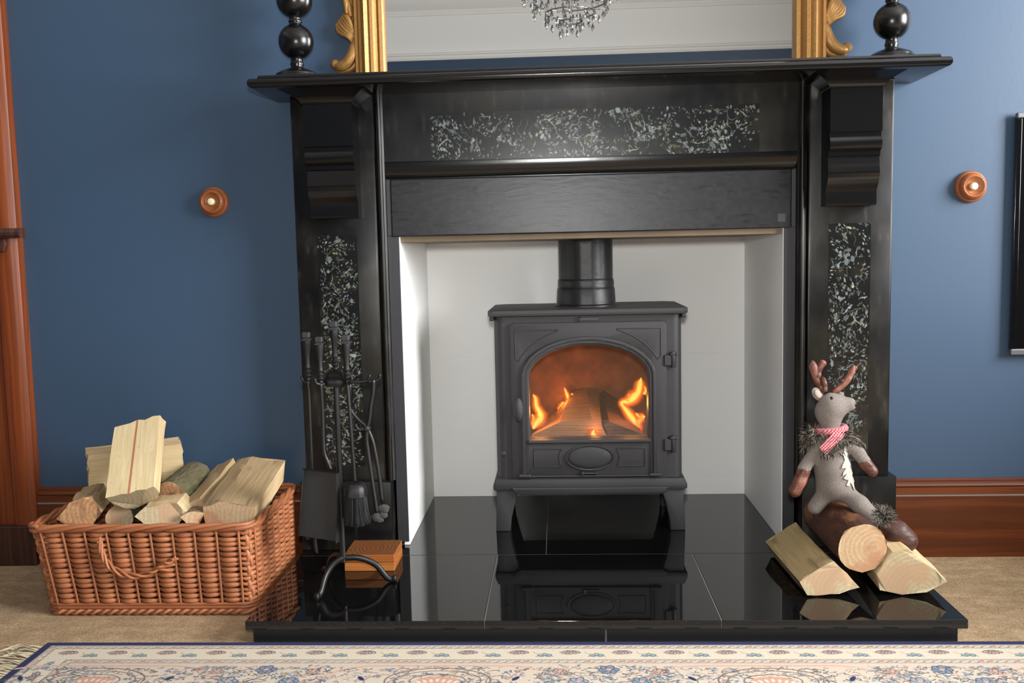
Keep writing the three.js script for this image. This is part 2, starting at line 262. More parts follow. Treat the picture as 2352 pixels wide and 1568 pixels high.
  M.barkMoss = std({ map: bark([74, 74, 48], [128, 124, 88], [104, 92, 70], 401), roughness: 0.95, bumpMap: barkBump, bumpScale: 0.004 });
  M.barkBrown = std({ map: bark([42, 22, 15], [88, 50, 32], [120, 76, 44], 411), roughness: 0.6, bumpMap: barkBump, bumpScale: 0.002 });
  M.barkGrey = std({ map: bark([96, 78, 56], [156, 130, 98], [70, 54, 40], 421), roughness: 0.95, bumpMap: barkBump, bumpScale: 0.004 });
  // stag toy
  const knit = tex(128, 128, (x, y) => 255 * (0.5 + 0.25 * Math.sin(x * 2 * PI * 12 + Math.sin(y * 2 * PI * 24) * 1.2) + 0.25 * Math.sin(y * 2 * PI * 24)), { srgb: false, size: [0.03, 0.03] });
  M.knit = std({ color: 0xffffff, roughness: 0.95, map: tex(128, 128, (x, y) => { const v = 112 + 34 * noise(x * 40, y * 40, 431, 40, 40) + 14 * Math.sin(y * 2 * PI * 24); return [v, v * 0.93, v * 0.88]; }, { size: [0.03, 0.03] }), bumpMap: knit, bumpScale: 0.0006 });
  M.hide = std({ map: bark([58, 30, 22], [122, 72, 54], [160, 108, 92], 441), roughness: 0.45, bumpMap: barkBump, bumpScale: 0.0012 });
  M.hideDark = std({ map: bark([44, 25, 20], [94, 56, 44], [120, 76, 62], 451), roughness: 0.5, bumpMap: barkBump, bumpScale: 0.0012 });
  M.fur = std({ color: col(122, 112, 100), roughness: 0.95 });
  M.furDark = std({ color: col(52, 48, 42), roughness: 0.95 });
  M.felt = std({ color: col(172, 168, 158), roughness: 0.95 });
  M.scarf = std({ map: tex(128, 128, (x, y) => { const v = Math.sin((x + y) * 2 * PI * 5 + 2 * Math.sin(y * 2 * PI * 10)) + 0.8 * (noise(x * 24, y * 24, 461, 24, 24) - 0.5); return v > 0.25 ? [214, 176, 178] : [158, 20, 38]; }, { size: [0.03, 0.03] }), roughness: 0.95 });
  M.nose = std({ color: col(24, 20, 20), roughness: 0.35 });
  M.earInner = std({ color: col(168, 150, 138), roughness: 0.95 });
  M.tvBlack = std({ color: col(8, 8, 10), roughness: 0.12 });
  M.tvSilver = std({ color: col(110, 112, 116), roughness: 0.35, metalness: 0.6 });
  M.glass = phys({ color: 0xffffff, roughness: 0.02, transmission: 1, thickness: 0, ior: 1.5 });
  M.crystal = phys({ color: 0xffffff, roughness: 0.03, transmission: 1, thickness: 0.02, ior: 1.55 });
  M.chrome = std({ color: col(190, 190, 190), roughness: 0.2, metalness: 1 });
  M.fringe = std({ color: col(196, 184, 156), roughness: 0.95 });
  M.frameWhite = std({ color: col(226, 226, 222), roughness: 0.5 });
  M.caulk = std({ color: col(150, 146, 142), roughness: 0.7 });
  M.brick = std({ color: 0xffffff, roughness: 0.95, map: tex(256, 256, (x, y) => { const v = 90 + 70 * fbm(x * 8, y * 8, 471, 4, 8, 8); return [v * 0.85, v * 0.52, v * 0.34]; }, { size: [0.2, 0.2] }) });
}
M.logRed = std({ roughness: 0.85, map: tex(512, 256, (x, y) => { const w = fbm(x * 3, y * 3, 501, 3), g = fbm(x * 6 + w, y * 60 + w * 4, 503, 4), q = mix3([208, 182, 134], [238, 220, 178], g), l = Math.abs(y * 0.12 - 0.068 - 0.004 * (w - 0.5)), k = noise(x * 60, y * 30, 505) > 0.93 ? 0.25 : 0; return mix3(mix3(q, [150, 120, 80], k), [168, 96, 66], smooth(0.0035, 0.0008, l) * 0.85); }, { size: [0.3, 0.12] }) });

// ---------------------------------------------------------------- the room
const HY = 0.046;                      // top of the hearth
const WZ = -0.055;                     // face of the chimney wall
const RX = 0.4064, RD = 0.4134;        // half width and depth of the fire recess
struct('floor', box(-2.5, 2.9, -0.1, 0, -0.6, 6.2), M.carpet, 'beige short-pile fitted carpet of the room', 'floor');
{
  const s = [[-2.5, 0], [2.9, 0], [2.9, 3.0], [-2.5, 3.0]], hole = [[-RX - 0.015, -0.01], [RX + 0.015, -0.01], [RX + 0.015, 0.765], [-RX - 0.015, 0.765]];
  // the opening reaches the floor: outline with a notch
  const o = [[-2.5, 0], hole[0], hole[3], hole[2], hole[1], [2.9, 0], [2.9, 3.0], [-2.5, 3.0]].map(([x, y]) => [x, Math.max(0, y)]);
  struct('wall_fireplace', slab(o, WZ - 0.5, WZ), M.blue, 'blue painted chimney wall behind the fireplace', 'wall');
}
const wallTop = 2.345;                  // the blue ends at the picture rail, white above
function sideWall(name, side, x0, x1, z0, z1, label) {
  const g = structGroup(name, label, 'wall');
  part('painted_wall', box(x0, x1, 0, wallTop, z0, z1), M.blue, g);
  part('upper_wall', box(x0, x1, wallTop, 3.0, z0, z1), M.wallWhite, g);
  return g;
}
sideWall('wall_back', 'back', -2.5, 2.9, 6.0, 6.2, 'blue wall with white upper band that the mirror shows');
sideWall('wall_left', 'left', -2.7, -2.5, -0.6, 6.2, 'blue side wall beyond the door casing, outside the picture');
{
  const g = structGroup('wall_right', 'blue side wall with the bay window that lights the room', 'wall');
  part('painted_wall', box(WIN.x, WIN.x + 0.2, 0, wallTop, -0.6, WIN.z0), M.blue, g);
  part('painted_wall', box(WIN.x, WIN.x + 0.2, 0, wallTop, WIN.z1, 6.2), M.blue, g);
  part('painted_wall', box(WIN.x, WIN.x + 0.2, 0, WIN.y0, WIN.z0, WIN.z1), M.blue, g);
  part('painted_wall', box(WIN.x, WIN.x + 0.2, WIN.y1, wallTop, WIN.z0, WIN.z1), M.blue, g);
  part('upper_wall', box(WIN.x, WIN.x + 0.2, wallTop, 3.0, -0.6, 6.2), M.wallWhite, g);
  const w = structGroup('window_1', 'tall white sash window in the side wall, outside the picture', 'window');
  const f = 0.05, x0 = WIN.x + 0.02, x1 = WIN.x + 0.09;
  part('frame', merge([box(x0, x1, WIN.y0, WIN.y0 + f, WIN.z0, WIN.z1, 0.004), box(x0, x1, WIN.y1 - f, WIN.y1, WIN.z0, WIN.z1, 0.004), box(x0, x1, WIN.y0, WIN.y1, WIN.z0, WIN.z0 + f, 0.004), box(x0, x1, WIN.y0, WIN.y1, WIN.z1 - f, WIN.z1, 0.004)]), M.frameWhite, w);
  const zm = (WIN.z0 + WIN.z1) / 2, ym = (WIN.y0 + WIN.y1) / 2;
  part('mullion', box(x0, x1, WIN.y0 + f, WIN.y1 - f, zm - 0.02, zm + 0.02, 0.004), M.frameWhite, w);
  part('meeting_rail', box(x0, x1, ym - 0.02, ym + 0.02, WIN.z0 + f, WIN.z1 - f, 0.004), M.frameWhite, w);
  for (const [a, b] of [[WIN.z0 + f, zm - 0.02], [zm + 0.02, WIN.z1 - f]]) for (const [c, d] of [[WIN.y0 + f, ym - 0.02], [ym + 0.02, WIN.y1 - f]]) part('pane', box(WIN.x + 0.05, WIN.x + 0.054, c, d, a, b), M.glass, w);
  part('window_sill', box(WIN.x - 0.06, WIN.x + 0.12, WIN.y0 - 0.035, WIN.y0, WIN.z0 - 0.06, WIN.z1 + 0.06, 0.006), M.frameWhite, w);
}
struct('ceiling', box(-2.7, 2.9, 2.82, 3.0, -0.6, 6.2), M.ceiling, 'plain off-white ceiling that the mirror shows', 'ceiling');
{ // coving and picture rail on the far wall, seen in the mirror
  const cv = [[0, 0], [-0.14, 0], [-0.14, -0.015], [-0.125, -0.02], [-0.11, -0.045], [-0.07, -0.08], [-0.035, -0.1], [-0.025, -0.12], [-0.015, -0.12], [-0.015, -0.135], [0, -0.14]].map(([a, q]) => [6.0 + a, 2.82 + q]);
  struct('trim_1', prismX(cv, -2.5, WIN.x), M.wallWhite, 'white plaster coving along the far ceiling edge', 'coving');
  const pr = [[0, -0.03], [-0.015, -0.03], [-0.025, -0.015], [-0.015, 0], [-0.035, 0.01], [-0.035, 0.022], [-0.015, 0.03], [0, 0.03]].map(([a, q]) => [6.0 + a, wallTop + q]);
  struct('trim_2', prismX(pr, -2.5, WIN.x), M.wallWhite, 'white picture rail on the far wall', 'picture rail');
}
// skirting boards: plain board, moulded top and a pale line of filler between them
function skirting(name, x0, x1, label) {
  const g = structGroup(name, label, 'skirting board'), z = -0.035;
  part('board', box(x0, x1, 0, 0.137, WZ, z, 0.0015), M.skirting, g);
  part('filler_line', box(x0, x1, 0.137, 0.1405, WZ, z - 0.001), M.caulk, g);
  part('moulding', prismX([[WZ, 0.1405], [z + 0.001, 0.1405], [z + 0.001, 0.153], [z - 0.004, 0.155], [z - 0.002, 0.159], [z - 0.006, 0.164], [z - 0.011, 0.166], [z - 0.011, 0.1695], [z - 0.015, 0.172], [WZ, 0.172]], x0, x1, 0.4), M.skirting, g);
}
skirting('baseboard_right', 0.62, 2.6, 'varnished brown skirting board right of the fireplace');
skirting('baseboard_left', -1.275, -0.62, 'varnished brown skirting board behind the wicker basket');
{ // door casing at the left edge of the picture
  const g = structGroup('trim_3', 'orange-brown varnished door casing with plinth block', 'door casing'), X = -1.268;
  const pr = [[X, WZ], [X, -0.032], [X - 0.004, -0.028], [X - 0.012, -0.024], [X - 0.034, -0.02], [X - 0.046, -0.022], [X - 0.052, -0.028], [X - 0.12, -0.03], [X - 0.125, WZ]];
  part('casing', prismY(pr, 0.09, 2.05, 0.4), M.casing, g);
  part('plinth_block', box(X - 0.135, X + 0.004, 0, 0.092, WZ, -0.01, 0.004), M.darkWood, g);
  const d = structGroup('door_1', 'brown wooden door panel beside the casing', 'door');
  part('panel', box(X - 0.9, X - 0.125, 0.005, 2.0, WZ - 0.01, WZ + 0.006), M.casing, d);
}
{ // dark moulded end of a wooden ledge that juts past the casing
  const g = thing('wooden_ledge', 'dark brown wooden ledge end jutting over the door casing', 'ledge', null, [0, 0, 0]);
  const y = 0.742;
  part('ledge', prismX([[-0.024, y], [0.0, y], [0.006, y + 0.006], [0.006, y + 0.012], [0.0, y + 0.02], [-0.024, y + 0.022]], -1.40, -1.243, 0.4), M.darkWood, g);
  part('bracket', slab([[-1.40, y - 0.03], [-1.288, y - 0.03], [-1.282, y - 0.015], [-1.284, y], [-1.40, y]], -0.024, -0.008, 0.003), M.darkWood, g);
}

// ---------------------------------------------------------------- fire recess and hearth
{
  const back = structGroup('wall_recess_back', 'white fireproof boards behind the stove', 'wall');
  const ys = [HY, 0.0925, 0.219, 0.417, 0.7125];
  for (let i = 0; i < 4; i++) part('board', box(-RX, RX, ys[i], ys[i + 1] - 0.00012, -RD - 0.012, -RD), M.lining, back);
  part('backing', box(-RX - 0.01, RX + 0.01, 0, 0.76, -RD - 0.03, -RD - 0.012), M.lining, back);
  struct('wall_recess_left', box(-RX - 0.012, -RX, HY, 0.74, -RD - 0.01, -0.003, 0.0006), M.lining, 'white board lining the side of the recess by the fire tools', 'wall');
  struct('wall_recess_right', box(RX, RX + 0.012, HY, 0.74, -RD - 0.01, -0.003, 0.001), M.lining, 'white board lining the side of the recess by the toy stag', 'wall');
  struct('ceiling_recess', box(-RX, RX, 0.7125, 0.73, -RD, -0.012, 0.001), M.soffit, 'beige closure plate above the stove', 'closure plate');
}
{
  const h = thing('hearth', 'polished black granite tiled hearth under the stove', 'hearth');
  const zt = 0.0686, zf = 0.428, FL = -0.633, FR = 0.62, J1 = -0.2074, J2 = 0.204, J3 = -0.1039, g = 0.0007, t = 0.016, r = 0.0012;
  for (const [a, b] of [[FL, J1], [J1, J2], [J2, FR]]) part('hearth_tile', box(a + g * (a !== FL), b - g * (b !== FR), HY - t, HY, zt + g, zf, r), M.granite, h);
  const R1 = RX - 0.0005; // the rear tiles run into the recess
  part('hearth_tile', prismY([[FL, zt - g], [J3 - g, zt - g], [J3 - g, -RD], [-R1, -RD], [-R1, 0], [FL, 0]], HY - t, HY), M.granite, h);
  part('hearth_tile', prismY([[J3 + g, zt - g], [FR, zt - g], [FR, 0], [R1, 0], [R1, -RD], [J3 + g, -RD]], HY - t, HY), M.granite, h);
  part('grout', merge([box(FL + 0.003, FR - 0.003, 0.0305, HY - 0.0006, 0.01, zf - 0.002), box(-RX + 0.001, RX - 0.001, 0.0305, HY - 0.0006, -RD, 0.01)]), M.grout, h);
  const b0 = FL + 0.009, b1 = FR - 0.011;
  for (const [a, b] of [[b0, 0.0035], [0.0065, b1]]) part('riser_tile', box(a, b, 0, HY - t, -0.03, zf - 0.014, 0.001), M.graniteEdge, h);
  part('riser_grout', box(0.0035, 0.0065, 0, HY - t - 0.001, -0.03, zf - 0.0155), M.grout, h);
}

// ---------------------------------------------------------------- chimneypiece
{
  const s = thing('fireplace_surround', 'black slate chimneypiece with marbled panels, corbels and deep mantelshelf', 'fireplace');
  const SY0 = 1.022, SY1 = 1.049, SXL = -0.676, SXR = 0.69, SZ = 0.142;
  { // shelf: lower slab with a rounded nose and a thinner slab stepped back on top
    const nose = []; for (let i = 0; i <= 8; i++) { const a = -PI / 2 + i / 8 * PI; nose.push([Math.cos(a), Math.sin(a)]); }
    const plan = (i) => new THREE.Shape([new V2(SXL + i, WZ), new V2(SXR - i, WZ), new V2(SXR - i, SZ - i), new V2(SXL + i, SZ - i)]);
    const lowH = 0.018, g = new THREE.ExtrudeGeometry(new THREE.Shape([new V2(SXL, -WZ), new V2(SXR, -WZ), new V2(SXR, -SZ), new V2(SXL, -SZ)].reverse()), { depth: lowH - 0.014, bevelEnabled: true, bevelThickness: 0.007, bevelSize: 0.007, bevelOffset: -0.007, bevelSegments: 4 });
    g.rotateX(-PI / 2); g.translate(0, SY0 + 0.007, 0);
    part('mantelshelf', uvm(toCreasedNormals(g, 0.6)), M.slateGloss, s);
    const g2 = new THREE.ExtrudeGeometry(new THREE.Shape([new V2(SXL + 0.017, -WZ), new V2(SXR - 0.017, -WZ), new V2(SXR - 0.017, -SZ + 0.014), new V2(SXL + 0.017, -SZ + 0.014)].reverse()), { depth: 0.006, bevelEnabled: true, bevelThickness: 0.003, bevelSize: 0.004, bevelOffset: -0.004, bevelSegments: 2 });
    g2.rotateX(-PI / 2); g2.translate(0, SY0 + lowH - 0.001, 0);
    part('shelf_top', uvm(toCreasedNormals(g2, 0.6)), M.slateGloss, s);
  }
  const PZ = 0.02;
  for (const [side, xo, xi, mat] of [[-1, 0.627, 0.449, M.marbleL], [1, 0.6255, 0.452, M.marbleR]]) {
    const X = (a, b) => (side < 0 ? [-b, -a] : [a, b]);
    const [x0, x1] = X(xi, xo), pc = side * 0.5375, px0 = pc - 0.0435, px1 = pc + 0.0435, py0 = 0.229, py1 = 0.731;
    const face = slab([[x0, 0.195], [x1, 0.195], [x1, SY0], [x0, SY0]], WZ, PZ, 0.006);
    part('pilaster', face, M.slate, s);
    const mg = new THREE.BoxGeometry(px1 - px0 - 0.001, py1 - py0 - 0.001, 0.02); mg.translate(pc, (py0 + py1) / 2, PZ - 0.0097);
    part('marbled_panel', mg, mat, s);
    part('plinth', slab(X(xi - 0.012, xo + 0.012).flatMap((x, i) => (i ? [[x, HY], [x, 0.197]] : [[x, 0.197], [x, HY]])), WZ, 0.033, 0.004), M.slate, s);
    const bx = side * 0.4405; // bead between pilaster and slip
    const bead = []; for (let i = 0; i <= 10; i++) { const a = i / 10 * PI; bead.push([bx - Math.cos(a) * 0.0055, 0.016 + Math.sin(a) * 0.006]); }
    part('bead_moulding', prismY([[bx - 0.0095, WZ], ...[[bx - 0.0095, 0.014]], ...bead, [bx + 0.0095, 0.014], [bx + 0.0095, WZ]].reverse(), 0.197, SY0, 0.6), M.slate, s);
    // corbel: plain block above, stepped and swelling profile below
    const c0 = side < 0 ? -0.583 : 0.478, c1 = side < 0 ? -0.482 : 0.58;
    const P = [[PZ - 0.01, 1.0], [0.082, 1.0], [0.082, 0.9105], [0.0765, 0.909], [0.0765, 0.901], [0.081, 0.899], [0.083, 0.894], [0.0835, 0.886], [0.0815, 0.878], [0.0765, 0.874], [0.072, 0.872], [0.0715, 0.864]];
    for (let i = 0; i <= 10; i++) { const t = i / 10; P.push([0.0665 - 0.006 * t + 0.0075 * Math.sin(t * PI) - 0.002 * Math.sin(t * 2 * PI), lerp(0.862, 0.805, t)]); }
    P.push([0.056, 0.8], [0.052, 0.794], [0.0525, 0.788], [0.053, 0.77], [0.05, 0.7655], [PZ - 0.01, 0.7655]);
    part('corbel', prismX(P.reverse(), c0, c1, 0.5), M.slateGloss, s);
    // cove-moulded capital above the corbel, mitred round three sides
    const rings = []; for (let i = 0; i <= 10; i++) { const t = i / 10, e = 1 - Math.cos(t * PI / 2); rings.push([lerp(0, 0.034, e), lerp(0.996, SY0, t)]); }
    const pos = [], idx = []; const k0 = c0 - 0.003, k1 = c1 + 0.003, kz = 0.085;
    for (const [e, y] of rings) { const a = k0 - e * 1.1, b = k1 + e * 0.95, z = kz + e; pos.push(a, y, PZ - 0.012, a, y, z, a, y, z, b, y, z, b, y, z, b, y, PZ - 0.012); }
    for (let i = 0; i < rings.length - 1; i++) for (const j of [0, 2, 4]) { const p = i * 6 + j, q = p + 6; idx.push(p, p + 1, q, q, p + 1, q + 1); }
    idx.push(0, 5, 1, 5, 4, 1);
    const cg = new THREE.BufferGeometry(); cg.setAttribute('position', new THREE.Float32BufferAttribute(pos, 3)); cg.setIndex(idx); cg.computeVertexNormals();
    part('capital', uvm(cg), M.slateGloss, s);
    // slip: flat slate strip beside the opening
    const [s0, s1] = X(RX + 0.0012, 0.4325);
    part('slip', box(s0, s1, HY + 0.008, 0.727, WZ, 0.0, 0.001), M.slip, s);
  }
  { // frieze with rounded lower edge and the long marbled panel
    const fx = 0.4315, y0 = 0.846, zf = 0.014, pr = [[WZ, y0], [0.002, y0]];
    for (let i = 0; i <= 8; i++) { const t = i / 8 * PI / 2; pr.push([0.002 + (zf - 0.002) * Math.sin(t), y0 + 0.002 + 0.034 * (1 - Math.cos(t))]); }
    const py0 = 0.8795, py1 = 0.9805, px0 = -0.331, px1 = 0.353;
    pr.push([zf, py0]); part('frieze_moulding', prismX([...pr, [WZ, py0]], -fx, fx, 0.6), M.slateGloss, s);
    part('frieze', merge([box(-fx, fx, py1, SY0, WZ, zf), box(-fx, px0, py0, py1, WZ, zf), box(px1, fx, py0, py1, WZ, zf)]), M.slate, s);
    const mg = new THREE.BoxGeometry(px1 - px0, py1 - py0, 0.02); mg.translate((px0 + px1) / 2, (py0 + py1) / 2, zf - 0.0102);
    part('marbled_panel', mg, M.marbleFrieze, s);
    part('lintel', box(-0.4225, 0.4225, 0.7245, 0.846, -0.04, 0.004, 0.003), M.lintel, s);
    for (const q of [-0.427, 0.427]) part('lintel_margin', box(q - 0.0045, q + 0.0045, 0.7265, 0.846, -0.04, 0.002, 0.001), M.slip, s);
    part('sticker_mark', box(0.3935, 0.4095, 0.737, 0.754, 0.003, 0.0043, 0.0002), M.slip, s);
  }
}

// ---------------------------------------------------------------- stove
const ZB = -0.1;                       // front of the stove body
{
  const s = thing('wood_stove', 'charcoal cast-iron wood-burning stove with arched glass door', 'stove');
  const px = (u, v) => { const p = onZ(u, v, ZB); return [p.x, p.y]; };
  const cx = -0.0045;
  // straight outlines are mirrored about the stove's centre line
  const sym = (half) => [...half.map(([x, y]) => [cx + x, y]), ...half.slice().reverse().map(([x, y]) => [cx - x, y])];
  const rr = (x0, x1, y0, y1, r) => { const q = new THREE.Shape(); q.moveTo(x0 + r, y0); q.lineTo(x1 - r, y0); q.quadraticCurveTo(x1, y0, x1, y0 + r); q.lineTo(x1, y1 - r); q.quadraticCurveTo(x1, y1, x1 - r, y1); q.lineTo(x0 + r, y1); q.quadraticCurveTo(x0, y1, x0, y1 - r); q.lineTo(x0, y0 + r); q.quadraticCurveTo(x0, y0, x0 + r, y0); return q; };
  const BK = -0.335;                   // back of the stove
  // arched openings (basket-handle arch)
  const arch = (hw, y0, ys, rise, n = 28) => { const a = [[cx - hw, y0], [cx + hw, y0]]; for (let i = 0; i <= n; i++) { const t = i / n * PI; a.push([cx + hw * Math.cos(t), ys + rise * Math.sin(t)]); } return a; };
  const bodyTop = 0.543, bodyBot = 0.16;
  { // body: open box around the fire chamber
    const W2 = 0.2115, prof = []; const r = 0.02;
    const outer = []; for (let i = 0; i <= 6; i++) { const a = i / 6 * PI / 2; outer.push([W2 - r + r * Math.sin(a), -0.1 - r + r * Math.cos(a)]); }
    const o = [...outer, [W2, BK], [-W2, BK], ...outer.slice().reverse().map(([x, z]) => [-x, z])].map(([x, z]) => [x + cx, z]);
    const inn = [[0.172, -0.3], [0.172, -0.128], [-0.172, -0.128], [-0.172, -0.3]].map(([x, z]) => [x + cx, z]);
    const shape = new THREE.Shape(o.map(([x, z]) => new V2(x, -z))); shape.holes.push(new THREE.Path(inn.map(([x, z]) => new V2(x, -z))));
    const g = new THREE.ExtrudeGeometry(shape, { depth: bodyTop - bodyBot, bevelEnabled: false }); g.rotateX(-PI / 2); g.translate(0, bodyBot, 0);
    const hole = arch(0.134, 0.262, 0.402, 0.075);
    // the chamber is open to the front where the glass sits: cut by building the front as a frame
    const front = slab([[cx - 0.17, bodyBot], [cx + 0.17, bodyBot], [cx + 0.17, bodyTop], [cx - 0.17, bodyTop]], -0.128, ZB, 0, [hole]);
    const shell = [box(cx - 0.172, cx + 0.172, bodyBot, bodyTop, BK, -0.3), box(cx - 0.172, cx + 0.172, bodyBot, 0.235, -0.3, -0.128), box(cx - 0.172, cx + 0.172, 0.515, bodyTop, -0.3, -0.128), front];
    for (const q of [-1, 1]) { const c = outer.map(([x, z]) => [cx + q * x, z]); shell.push(prismY(q > 0 ? [...c, [cx + W2, BK], [cx + 0.17, BK], [cx + 0.17, -0.1]].reverse() : [...c, [cx - W2, BK], [cx - 0.17, BK], [cx - 0.17, -0.1]], bodyBot, bodyTop, 0.6)); }
    part('body', merge(shell), M.iron, s);
    part('fire_chamber', merge([box(cx - 0.171, cx - 0.158, 0.236, 0.514, -0.299, -0.13), box(cx + 0.158, cx + 0.171, 0.236, 0.514, -0.299, -0.13), box(cx - 0.158, cx + 0.158, 0.236, 0.514, -0.299, -0.285), box(cx - 0.158, cx + 0.158, 0.5, 0.514, -0.285, -0.13), box(cx - 0.158, cx + 0.158, 0.236, 0.242, -0.285, -0.13)]), M.brick, s);
  }
  { // top plate with clipped front corners
    const x = 0.2235, zf = -0.079, zb = -0.345, c = 0.012, q = [[-x + c, zf], [x - c, zf], [x, zf - c * 1.2], [x, zb + 0.02], [x - 0.025, zb], [-x + 0.025, zb], [-x, zb + 0.02], [-x, zf - c * 1.2]].map(([a, z]) => [cx + a, z]);
    const sh = new THREE.Shape(q.map(([a, z]) => new V2(a, -z))); const g = new THREE.ExtrudeGeometry(sh, { depth: 0.008, bevelEnabled: true, bevelThickness: 0.003, bevelSize: 0.003, bevelOffset: -0.003, bevelSegments: 2 });
    g.rotateX(-PI / 2); g.translate(0, 0.5455, 0);
    part('top_plate', uvm(toCreasedNormals(g, 0.6)), M.iron, s);
    for (const q of [-1, 1]) part('top_rim', box(cx + q * 0.2158 - 0.0052, cx + q * 0.2158 + 0.0052, 0.532, 0.5455, -0.335, -0.1, 0.003), M.iron, s);
  }
  { // base flange and valance
    part('base_flange', merge([slab(sym([[0.214, 0.17], [0.2205, 0.155], [0.2205, 0.146], [0.214, 0.142]]), BK - 0.005, -0.088, 0.004)]), M.iron, s);
    part('valance', slab(sym([[0.178, 0.151], [0.173, 0.139], [0.16, 0.133]]), -0.12, -0.083, 0.004), M.iron, s);
    for (const q of [-1, 1]) for (const [z0, z1] of [[-0.135, -0.096], [-0.33, -0.29]]) {
      const L = [[0.213, 0.146], [0.2165, HY], [0.1835, HY], [0.1815, 0.07], [0.172, 0.11], [0.161, 0.146]].map(([x, y]) => [cx + q * x, y]);
      part('leg', slab(q > 0 ? L.reverse() : L, z0, z1, 0.003), M.iron, s);
    }
  }
  // door
  const DZ = ZB + 0.009;
  const door = new THREE.Group(); door.name = 'door'; s.add(door);
  {
    const glassHole = arch(0.1335, 0.262, 0.402, 0.073);
    part('door_plate', slab(rr(cx - 0.1765, cx + 0.1765, 0.166, 0.5265, 0.012), ZB, DZ, 0.003, [glassHole.slice()]), M.iron, door);
    const hoop = (ho, hi, y0, ys, ro, ri, z0, z1, bv) => { const a = [], b = [], n = 30; for (let i = 0; i <= n; i++) { const t = i / n * PI; a.push([cx + ho * Math.cos(t), ys + ro * Math.sin(t)]); b.push([cx + hi * Math.cos(t), ys + ri * Math.sin(t)]); } return slab([[cx + ho, y0], ...a, [cx - ho, y0], [cx - hi, y0], ...b.reverse(), [cx + hi, y0]], z0, z1, bv); };
    part('arch_moulding', hoop(0.1525, 0.1435, 0.178, 0.402, 0.0925, 0.0835, DZ - 0.002, DZ + 0.007, 0.0028), M.iron, door);
    part('arch_fillet', hoop(0.1437, 0.1375, 0.184, 0.402, 0.0837, 0.0772, DZ - 0.003, DZ + 0.0035, 0.001), M.iron, door);
    // spandrel panels: a thin raised frame round a sunk three-cornered field
    for (const q of [-1, 1]) {
      const pts = [[0.163, 0.448], [0.163, 0.5105], [0.066, 0.5105], [0.066, 0.5085]]; const arcP = []; for (let i = 0; i <= 10; i++) { const t = lerp(0.36, 1.16, 1 - i / 10); arcP.push([0.1665 * Math.cos(t), 0.398 + 0.1205 * Math.sin(t)]); }
      const o = [...pts, ...arcP].map(([x, y]) => [cx + q * x, y]); const cxm = o.reduce((a, b) => a + b[0], 0) / o.length, cym = o.reduce((a, b) => a + b[1], 0) / o.length;
      const line = o.map(([x, y]) => new V3(x, y, DZ + 0.0002));
      part('spandrel_bead', sweep([...line, line[0]].flatMap((p, i, a) => (i ? [a[i - 1].clone().lerp(p, 0.5), p] : [p])), 0.0013, 6, { closed: false }), M.iron, door);
    }
    // glass and its dark seal
    part('glass_pane', slab(arch(0.1345, 0.2605, 0.402, 0.074), -0.104, -0.101), M.glass, door);
    part('seal', slab(arch(0.1375, 0.258, 0.402, 0.077), -0.1005, ZB + 0.004, 0.001, [arch(0.1325, 0.2635, 0.402, 0.072)]), M.ironDark, door);
    part('sill_bar', box(cx - 0.139, cx + 0.139, 0.2525, 0.261, DZ - 0.003, DZ + 0.009, 0.003), M.iron, door);
    // lower panel with oval boss and sunk fields
    const field = (p) => p.map(([x, y]) => [cx + x, y]);
    const L = [[-0.1255, 0.198], [-0.1255, 0.239], [-0.062, 0.239]]; const inner = []; for (let i = 0; i <= 8; i++) { const t = lerp(0.62, -0.62, i / 8); inner.push([-0.0665 - 0.006 * (Math.cos(t) - Math.cos(0.62)) / (1 - Math.cos(0.62)) + 0.0045, 0.2185 + 0.0205 * t / 0.62]); }
    for (const q of [-1, 1]) { const o = field([...L, ...inner]).map(([x, y]) => [cx + (q < 0 ? 1 : -1) * (x - cx), y]).map(([x, y]) => new V3(x, y, DZ + 0.0005)); part('panel_bead', sweep([...o, o[0]].flatMap((p, i, a) => (i ? [a[i - 1].clone().lerp(p, 0.5), p] : [p])), 0.0014, 6), M.iron, door); }
    const dish = new THREE.SphereGeometry(1, 32, 16, 0, 2 * PI, 0, PI / 2); dish.rotateX(PI / 2); dish.scale(0.0485, 0.0245, 0.0048); dish.translate(cx + 0.001, 0.2188, DZ + 0.0015);
    part('oval_boss', dish, M.iron, door);
    const el = (a, b, n = 40) => Array.from({ length: n }, (_, i) => [cx + 0.001 + a * Math.cos(i / n * 2 * PI), 0.2188 + b * Math.sin(i / n * 2 * PI)]);
    part('oval_rim', slab(el(0.0555, 0.0305), DZ - 0.001, DZ + 0.004, 0.0012, [el(0.0515, 0.0268)]), M.ironDark, door);
    part('air_lever', merge([box(cx - 0.019, cx + 0.018, 0.1805, 0.1855, DZ, DZ + 0.008, 0.002), box(cx - 0.019, cx - 0.012, 0.179, 0.188, DZ, DZ + 0.011, 0.002)]), M.ironDark, door);
    part('bottom_rail', merge([box(cx - 0.139, cx + 0.139, 0.1745, 0.179, DZ - 0.003, DZ + 0.007, 0.002), box(cx - 0.137, cx + 0.137, 0.1665, 0.1715, DZ - 0.003, DZ + 0.002, 0.001)]), M.iron, door);
    for (const q of [-1, 1]) part('rail_bracket', merge([box(cx + q * 0.1475 - 0.014, cx + q * 0.1475 + 0.014, 0.174, 0.1825, DZ, DZ + 0.009, 0.0035)]), M.iron, door);
    const font = await new FontLoader().loadAsync('fonts/droid/droid_sans_bold.typeface.json');
    const txt = new TextGeometry('STOVAX', { font, size: 0.0064, depth: 0.0006, curveSegments: 2, bevelEnabled: false }); txt.computeBoundingBox();
    txt.scale(38e-3 / (txt.boundingBox.max.x - txt.boundingBox.min.x), 1, 1); txt.translate(cx + 0.0785, 0.2045, DZ);
    part('embossed_lettering', txt, M.iron, door);
